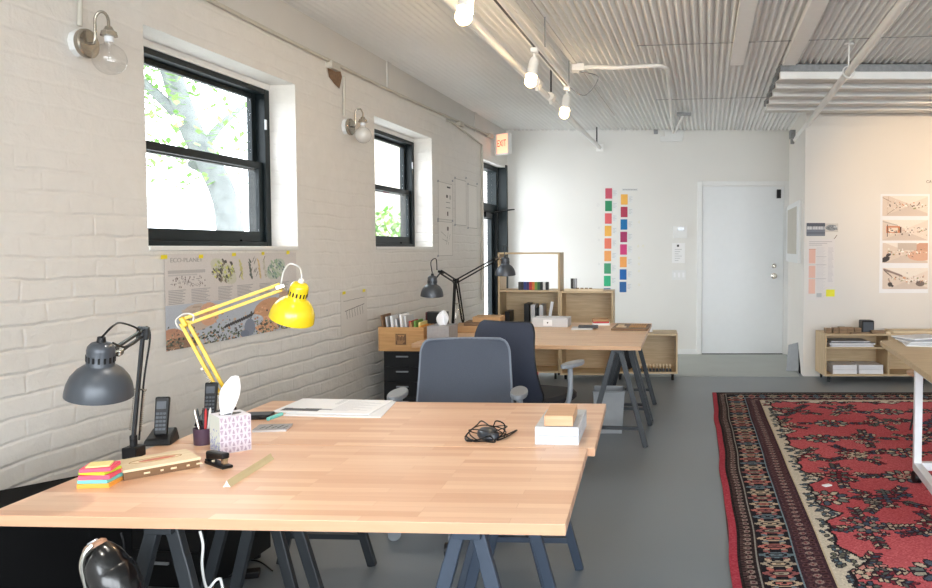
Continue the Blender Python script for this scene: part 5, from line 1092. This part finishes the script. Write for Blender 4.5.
# poster with four interior pictures
a, c_ = at(880.5, 194, YP), at(928, 293, YP); t = thing('picture_sheet', 'tall white sheet with four interior perspective pictures on the poster wall', 'poster', ((a.x + c_.x) / 2, YP, c_.z)); 
MB().box(a.x, YP - .003, c_.z, c_.x, YP - .0005, a.z).build('white_sheet', 'paper', t)
def interior(kind):
    cv = Canvas(120, 54, (226, 214, 202)); y = np.linspace(0, 1, 54)[:, None, None]; cv.a = cv.a * 1.0
    vx, vy = [(70, 24), (60, 26), (66, 26), (70, 28)][kind]
    for xx in range(120):
        for yy in range(54):
            dx_, dy_ = (xx - vx) / 60, (yy - vy) / 26
            if abs(dy_) > abs(dx_) * .9 + .12: cv.a[yy, xx] = (236, 228, 218) if dy_ < 0 else (212, 196, 184)
            else: cv.a[yy, xx] = (222, 206, 192) if dx_ < 0 else (230, 216, 204)
    if kind == 0: cv.line(0, 4, 22, 16, .8, (160, 130, 110)); cv.line(12, 50, 40, 30, .7, (150, 120, 100)); cv.line(16, 0, 12, 50, .6, (190, 160, 140))
    if kind == 1: cv.rect(10, 16, 46, 34, (206, 130, 90)); cv.rect(16, 20, 40, 32, (236, 214, 196)); cv.rect(46, 18, 50, 34, (90, 66, 54)); cv.rect(12, 12, 14, 44, (80, 64, 58)); cv.line(0, 4, 40, 14, 1, (180, 170, 160))
    if kind == 2: cv.ell(112, 14, 28, 16, (206, 160, 136)); cv.ell(100, 34, 34, 14, (216, 172, 148)); cv.rect(40, 0, 90, 20, (200, 186, 174)); cv.ell(8, 44, 12, 7, (52, 44, 44), -.4); cv.ell(16, 32, 7, 4, (70, 60, 58), -.4)
    if kind == 3: cv.line(4, 4, 50, 20, 2.5, (140, 120, 110)); cv.line(4, 6, 24, 22, 1.5, (120, 104, 96)); cv.ell(100, 40, 12, 7, (120, 104, 96)); cv.ell(20, 42, 6, 6, (66, 56, 54)); cv.ell(26, 46, 4, 3, (66, 56, 54))
    for _ in range(60):
        x = rng.uniform(14, 118); y_ = vy + rng.normal(2, 5); c_ = [(110, 90, 80), (236, 230, 220), (180, 150, 130), (90, 80, 76), (150, 150, 110), (246, 242, 236), (206, 150, 110)][rng.integers(7)]; cv.ell(x, y_, rng.uniform(.6, 2.6), rng.uniform(.6, 2.6), c_)
    cv.noise(2); return cv
for i, (y0_, y1_) in enumerate(((196, 216), (220, 240.5), (243, 263), (268, 289))):
    a, c_ = at(882.5, y0_, YP), at(927.5, y1_, YP); printed('interior_picture', interior(i), (a.x, YP - .0045, a.z), (c_.x - a.x, 0, 0), (0, 0, c_.z - a.z), t, N=Vector((0, -1, 0)))
a = at(926, 183, YP); o = text('wall_lettering', 'CA', .042, (a.x, YP - .003, a.z), (1, 0, 0), (0, 0, 1), mat('type_brown', (120, 104, 90), .7)); tag(o, 'small brown wall lettering above the picture sheet, cut by the photo edge', 'lettering')
a = at(834, 239, YP); o = MB().bar((a.x, YP - .002, a.z), (a.x + .03, YP - .002, a.z + .04), .006, .002, (0, 1, 0)).build('wall_mark', 'oak_dark'); tag(o, 'tiny brown mark on the poster wall', 'mark')

# ================= RUG =================
q0 = onz(712, 393.5, 0); dirv = Vector((.5 - q0.x, 3.12 - q0.y, 0)).normalized(); rt = Vector((1, 0, 0))
CW, CH = 400, 600; RW, RL = 2.9, 4.95; cm = CW / RW / 100
cv = Canvas(CW, CH, (198, 92, 98)); px_ = RW / CW; 
yy, xx = cv.yy, cv.xx; U = xx * RW / CW; V = yy * RL / CH
Dl = np.minimum(U, RW - U); Dv = np.minimum(V, RL - V); D = np.minimum(Dl, Dv + .04)
fieldn = rng.normal(0, 5, (CH, CW, 1)); cv.a += fieldn
cv.a += (8 * np.sin(yy / 37 + np.sin(xx / 50)))[..., None]
Sx = np.where(Dl < Dv, V, U)
def fl(cx, cy, r, kind=0):
    dk = (44, 38, 44); pal = [(70, 84, 104), (206, 190, 166), (150, 140, 128), (96, 104, 100), (120, 44, 56), (214, 150, 140)]
    c1, c2, c3 = pal[rng.integers(6)], pal[rng.integers(6)], pal[rng.integers(6)]; n = 6 + kind % 3; ph_ = rng.uniform(0, 1)
    for k in range(n):
        a_ = ph_ + 2 * math.pi * k / n; cv.ell(cx + math.cos(a_) * r * .62, cy + math.sin(a_) * r * .62, r * .42, r * .30, dk, a_)
    for k in range(n):
        a_ = ph_ + 2 * math.pi * k / n; cv.ell(cx + math.cos(a_) * r * .62, cy + math.sin(a_) * r * .62, r * .29, r * .19, c1 if k % 2 else c2, a_)
    cv.ell(cx, cy, r * .34, r * .34, dk); cv.ell(cx, cy, r * .22, r * .22, c3)
def sprig(cx, cy, ang, L_, m=5):
    dk = (56, 42, 50); ca, sa = math.cos(ang), math.sin(ang); cv.line(cx, cy, cx + ca * L_, cy + sa * L_, .9, dk)
    for k in range(1, m + 1):
        f = k / m; x, y = cx + ca * L_ * f, cy + sa * L_ * f
        for s_ in (-1, 1):
            b__ = ang + s_ * .8; c_ = [(70, 84, 104), (198, 182, 158), (92, 98, 94), (128, 48, 60)][rng.integers(4)]
            x2, y2 = x + math.cos(b__) * 3.2, y + math.sin(b__) * 3.2; cv.ell(x2, y2, 3.4, 1.9, dk, b__); cv.ell(x2, y2, 2.2, 1.0, c_, b__)
# field: a lattice of sprays with mirror-like order
for gy in range(10):
    for gx in range(6):
        cx = 72 + gx * 52 + (gy % 2) * 26 + rng.normal(0, 4); cy = 44 + gy * 56 + rng.normal(0, 4)
        if cx > CW - 50: continue
        base_ = rng.uniform(0, 6.3); k_ = (gx + gy) % 3
        if k_ == 0:                                   # wreath
            for k in range(12): a_ = base_ + k * .5236; cv.ell(cx + math.cos(a_) * 14, cy + math.sin(a_) * 11, 5.2, 3.4, (48, 42, 50), a_); cv.ell(cx + math.cos(a_) * 14, cy + math.sin(a_) * 11, 3.7, 2.1, [(176, 170, 154), (120, 128, 124), (206, 192, 168), (84, 96, 112)][k % 4], a_)
            fl(cx, cy, 7, 1)
            for k in range(2): sprig(cx + 16 * (1 - 2 * k), cy, k * math.pi, 15, 4)
        else:
            fl(cx, cy, 10, 2)
            for k in range(6):
                a_ = base_ + k * 1.047; d_ = 15 + rng.uniform(-2, 3); fl(cx + math.cos(a_) * d_, cy + math.sin(a_) * d_, rng.uniform(4.5, 7.5), k)
            for k in range(4): sprig(cx + math.cos(base_ + k * 1.57 + .6) * 10, cy + math.sin(base_ + k * 1.57 + .6) * 10, base_ + k * 1.57 + .6, rng.uniform(14, 22))
# cream scalloped band
per = .60; ph0 = 4.73 
ys_world = q0.y + dirv.y * 0 - V
edge = .475 + .10 * np.clip(1 - np.abs(((Sx - (q0.y - 3.9) + per / 2) % per) - per / 2) / .13, 0, 1) ** 1.0 + .02 * np.abs(np.sin(Sx * math.pi / per * 4))
edge = np.where(Dl < Dv, edge, edge + 0.0)
cream = (D > .42) & (D < edge); out_ = (D >= edge) & (D < edge + .016)
base_img = cv.a.copy()
band_a = np.zeros_like(cv.a); band_a[:] = (216, 206, 188); keep = cv.a.copy(); cv.a = band_a + rng.normal(0, 4, (CH, CW, 1))
for k in range(1900):
    s_ = rng.uniform(0, 1)
    if k % 3: x, y = 62 + rng.uniform(0, 22), rng.uniform(40, CH - 40); x = x if k % 2 else CW - x
    else: x, y = rng.uniform(50, CW - 50), 52 + rng.uniform(0, 24); y = y if k % 2 else CH - y
    cv.ell(x, y, 2.9, 1.9, (62, 60, 68), s_ * 3); cv.ell(x, y, 1.9, 1.1, [(150, 70, 76), (90, 110, 120), (110, 110, 96)][k % 3], s_ * 3)
crm = cv.a; cv.a = keep; cv.a[cream] = crm[cream]; cv.a[out_] = (40, 34, 40)
# borders
keep = cv.a.copy(); cv.a = np.zeros_like(keep); cv.a[:] = (44, 34, 36)
brow = (62, 44, 46); cv.a[(D > .29)] = (68, 46, 54); cv.a += rng.normal(0, 4, (CH, CW, 1))
def run(dist, step, fn):
    n1 = int((RL - 2 * dist) / step); 
    for i in range(n1):
        s_ = dist + (i + .5) * step
        for side in (0, 1): fn(dist if side == 0 else RW - dist, s_, i, 0)
    n2 = int((RW - 2 * dist) / step)
    for i in range(n2):
        s_ = dist + (i + .5) * step
        for side in (0, 1): fn(s_, dist if side == 0 else RL - dist, i, 1)
kx, ky = CW / RW, CH / RL
def dot(c1, c2):
    def f(u, v, i, o_): x, y = u * kx, v * ky; cv.ell(x, y, 2.3, 2.3, c1); cv.ell(x, y, 1.1, 1.1, c2)
    return f
run(.085, .052, dot((150, 130, 122), (96, 60, 66))); run(.352, .06, dot((156, 134, 126), (120, 56, 66))); run(.058, .05, dot((86, 66, 64), (60, 40, 42))); run(.32, .05, dot((98, 66, 70), (60, 40, 42))); run(.385, .05, dot((98, 66, 70), (60, 40, 42)))
m_ = (D > .13) & (D < .285); cv.a[m_] = (30, 28, 36)
def motif(u, v, i, o_):
    x, y = u * kx, v * ky; pal = [(200, 178, 152), (196, 120, 110), (104, 122, 132), (170, 158, 140), (150, 90, 90)]
    c1, c2 = pal[i % 5], pal[(i * 3 + 1) % 5]; w_, h_ = (9.2, 4.0) if not o_ else (4.0, 9.2)
    cv.ell(x, y, w_, h_, c1); cv.ell(x, y, w_ * .72, h_ * .66, (34, 30, 38)); cv.ell(x, y, w_ * .5, h_ * .42, c2); cv.ell(x, y, w_ * .2, h_ * .2, (40, 34, 40))
    for s_ in (-1, 1):
        for q_ in (-1, 1): cv.ell(x + (s_ * 5.5 if not o_ else q_ * 5), y + (q_ * 5 if not o_ else s_ * 5.5), 2.8, 1.4, pal[(i + 2) % 5], s_ * q_ * .6); cv.ell(x + (s_ * 9 if not o_ else 0), y + (0 if not o_ else s_ * 9), 1.5, 1.5, c1)
run(.207, .098, motif)
for d_, w_, c_ in ((.122, .008, (150, 146, 140)), (.288, .008, (120, 140, 150)), (.13, .006, (30, 26, 30)), (.418, .012, (206, 190, 160)), (.045, .006, (36, 28, 30))): cv.a[(D > d_ - w_ / 2) & (D < d_ + w_ / 2)] = c_
brd = cv.a; cv.a = keep; mk = D < .424; cv.a[mk] = brd[mk]
cv.a[Dl < .038] = (176, 66, 80); cv.a[Dv < .012] = (60, 44, 44)
cv.noise(7)
wob = lambda v: .012 * math.sin(v * 5.2) + .008 * math.sin(v * 11 + 1)
O = Vector((q0.x, q0.y, .011)); t = thing('patterned_rug', 'red Persian-style rug with dark floral border on the grey floor', 'rug', (q0.x + .8, q0.y - 2, 0))
fld = printed('pile', cv, O, rt * RW, dirv * RL, t, 'wool', .009, N=Vector((0, 0, 1)))
co = np.zeros(len(fld.data.vertices) * 3, dtype=np.float32); fld.data.vertices.foreach_get('co', co); co = co.reshape(-1, 3)
vv = -(co[:, 1] + (q0.y - 2) - q0.y); uu = co[:, 0] + .8 + q0.x * 0 - (dirv.x / -dirv.y) * 0
left = np.clip(1 - (co[:, 0] + .8 + .109 * vv) / .5, 0, 1); co[:, 0] += left * (.006 * np.sin(vv * 4.2) + .003 * np.sin(vv * 9 + 1)); fld.data.vertices.foreach_set('co', co.ravel()); fld.data.update()
MB().prism([O - Z3 * .0105, O + dirv * RL - Z3 * .0105, O + dirv * RL + rt * RW - Z3 * .0105, O + rt * RW - Z3 * .0105][::-1], (0, 0, .0015)).build('backing', 'maroon', t)
c_ = onz(827, 486, .012); o = MB().cbox(c_ + Z3 * .004, (.05, .03, .006), .5).build('paper_scrap', 'paper'); tag(o, 'small white paper scrap lying on the rug', 'paper scrap')

# ================= OUTSIDE =================
g = MB().box(-30, -20, -.35, wx(0) - .8 , 30, -.3); struct(g.build('ground_outside', 'ground_out')); struct(MB().box(-30, -30, -.35, 30, -3.3, -.3).build('street_outside', 'ground_out'))
def tree(label, x, y, h, lean, r, seed):
    rs = random.Random(seed); t = thing('street_tree', label, 'tree', (x, y, -.3)); c = Vector((x, y, -.3))
    tr = [c, c + Vector((.03, 0, 1.3)), c + Vector((.0, 0, 2.2)), c + lean * .5 + Z3 * 3.2, c + lean + Z3 * h]
    MB().tube(spline(tr, 5), [r * (1.1 - .55 * i / 20) for i in range(21)], 14).build('trunk', 'bark', t, smooth=True)
    mb = MB()
    for k in range(5):
        a_ = rs.uniform(0, 6.3); s_ = c + lean * (.4 + k * .1) + Z3 * (2.6 + k * .5); mb.tube(spline([s_, s_ + Vector((math.cos(a_) * .5, math.sin(a_) * .5, .5)), s_ + Vector((math.cos(a_) * 1.3, math.sin(a_) * 1.3, 1.0))], 4), [.07 - .006 * i for i in range(9)], 8)
    mb.build('branches', 'bark', t, smooth=True); mb = MB()
    for k in range(1900):
        a_ = rs.uniform(0, 6.3); q = rs.uniform(.1, 1.7); p_ = c + lean * .8 + Vector((math.cos(a_) * q, math.sin(a_) * q, 2.4 + rs.uniform(0, 2.6))); d_ = Vector((rs.gauss(0, 1), rs.gauss(0, 1), rs.gauss(0, .5))).normalized(); e_ = d_.cross(Z3).normalized()
        mb.add([p_, p_ + d_ * .06 + e_ * .035, p_ + d_ * .13, p_ + d_ * .06 - e_ * .035], [(0, 1, 2, 3)])
    mb.build('foliage', 'leaf', t); return t
tree('tree with leaning trunk and pale green leaves outside the first window', -4.42, 9.0, 4.8, Vector((-.9, .0, 0)), .17, 3)
t = thing('hedge_bush', 'green bush outside the second window', 'bush', (-3.6, 12.4, -.3)); mb = MB(); rs = random.Random(4)
for k in range(2200):
    a_, b2, q = rs.uniform(0, 6.3), rs.uniform(-1, 1), rs.uniform(.7, 1); p_ = Vector((-3.7, 12.4, .9)) + Vector((math.cos(a_) * math.sqrt(1 - b2 * b2) * .9, math.sin(a_) * math.sqrt(1 - b2 * b2) * .8, b2 * 1.1)) * q
    d_ = Vector((rs.gauss(0, 1), rs.gauss(0, 1), rs.gauss(0, .6))).normalized(); e_ = d_.cross(Z3).normalized(); mb.add([p_, p_ + d_ * .06 + e_ * .04, p_ + d_ * .14, p_ + d_ * .06 - e_ * .04], [(0, 1, 2, 3)])
mb.build('leaves', 'leaf', t); MB().tube([(-3.7, 12.4, -.3), (-3.7, 12.4, .8)], .05, 8).build('stem', 'bark', t)
struct(MB().box(-5.4, 15.5, -.3, -3.0, 17, 6).build('building_outside', 'neighbour'))

# ================= LIGHT AND CAMERA =================
wd = bpy.data.worlds.new('overcast sky'); scene.world = wd; wd.use_nodes = True; nt = wd.node_tree; bg = nt.nodes['Background']
tc = nt.nodes.new('ShaderNodeTexCoord'); sp_ = nt.nodes.new('ShaderNodeSeparateXYZ'); nt.links.new(tc.outputs['Generated'], sp_.inputs[0])
rp = nt.nodes.new('ShaderNodeValToRGB'); rp.color_ramp.elements[0].position = .45; rp.color_ramp.elements[0].color = (.75, .80, .86, 1); rp.color_ramp.elements[1].position = .75; rp.color_ramp.elements[1].color = (.86, .94, 1, 1)
mr = nt.nodes.new('ShaderNodeMapRange'); mr.inputs[1].default_value = -1; nt.links.new(sp_.outputs['Z'], mr.inputs[0]); nt.links.new(mr.outputs[0], rp.inputs[0]); nt.links.new(rp.outputs[0], bg.inputs[0]); bg.inputs[1].default_value = SKY
def portal(loc, sx, sy, to):
    l = bpy.data.lights.new('window_portal', 'AREA'); l.shape = 'RECTANGLE'; l.size = sx; l.size_y = sy; l.cycles.is_portal = True
    o = bpy.data.objects.new('window_portal', l); COL.objects.link(o); o.location = loc; d_ = (Vector(to) - Vector(loc)); o.rotation_euler = d_.to_track_quat('-Z', 'Z').to_euler(); return o
for s0, s1, z0, z1 in OPEN: c_ = wl((s0 + s1) / 2, .32, (z0 + z1) / 2); portal(c_, s1 - s0, z1 - z0, c_ - WN)
portal(Vector((1.2, -3.25, 1.5)), 7.6, 2.3, Vector((1.2, 0, 1.5)))
for x in (-.9, 3.3):     # fill lamps added outside the unseen shop front, standing in for daylight
    o = light('shopfront_fill', 'AREA', (x, -3.4, 1.7), SHOP_FILL, (.95, .98, 1), shape='RECTANGLE', size=3.9, size_y=2.4); o.rotation_euler = (R(90), 0, 0)
dq_ = light('side_door_fill', 'AREA', wl(8.9, 1.4, 1.5), 90, (.93, .97, 1), shape='RECTANGLE', size=1.3, size_y=2.0); aim(dq_, Vector((.1, YB, 1.3)))  # lamp added outside the side door to brighten the back wall
cam = bpy.data.cameras.new('camera'); co_ = bpy.data.objects.new('camera', cam); COL.objects.link(co_); co_.location = CAM; co_.rotation_euler = (R(90) - PIT, 0, 0)
cam.sensor_width = 36; cam.lens = FPX * 36 / 932; cam.shift_x = (466 - CX) / 932; cam.shift_y = (CY - 294) / 932; cam.clip_start = .05; scene.camera = co_
scene.view_settings.view_transform = 'Standard'; scene.view_settings.look = 'None'; scene.view_settings.gamma = 1; scene.view_settings.exposure = EXPO
scene.cycles.max_bounces = 10; scene.cycles.diffuse_bounces = 6; scene.cycles.transparent_max_bounces = 16; scene.cycles.caustics_reflective = False; scene.cycles.caustics_refractive = False
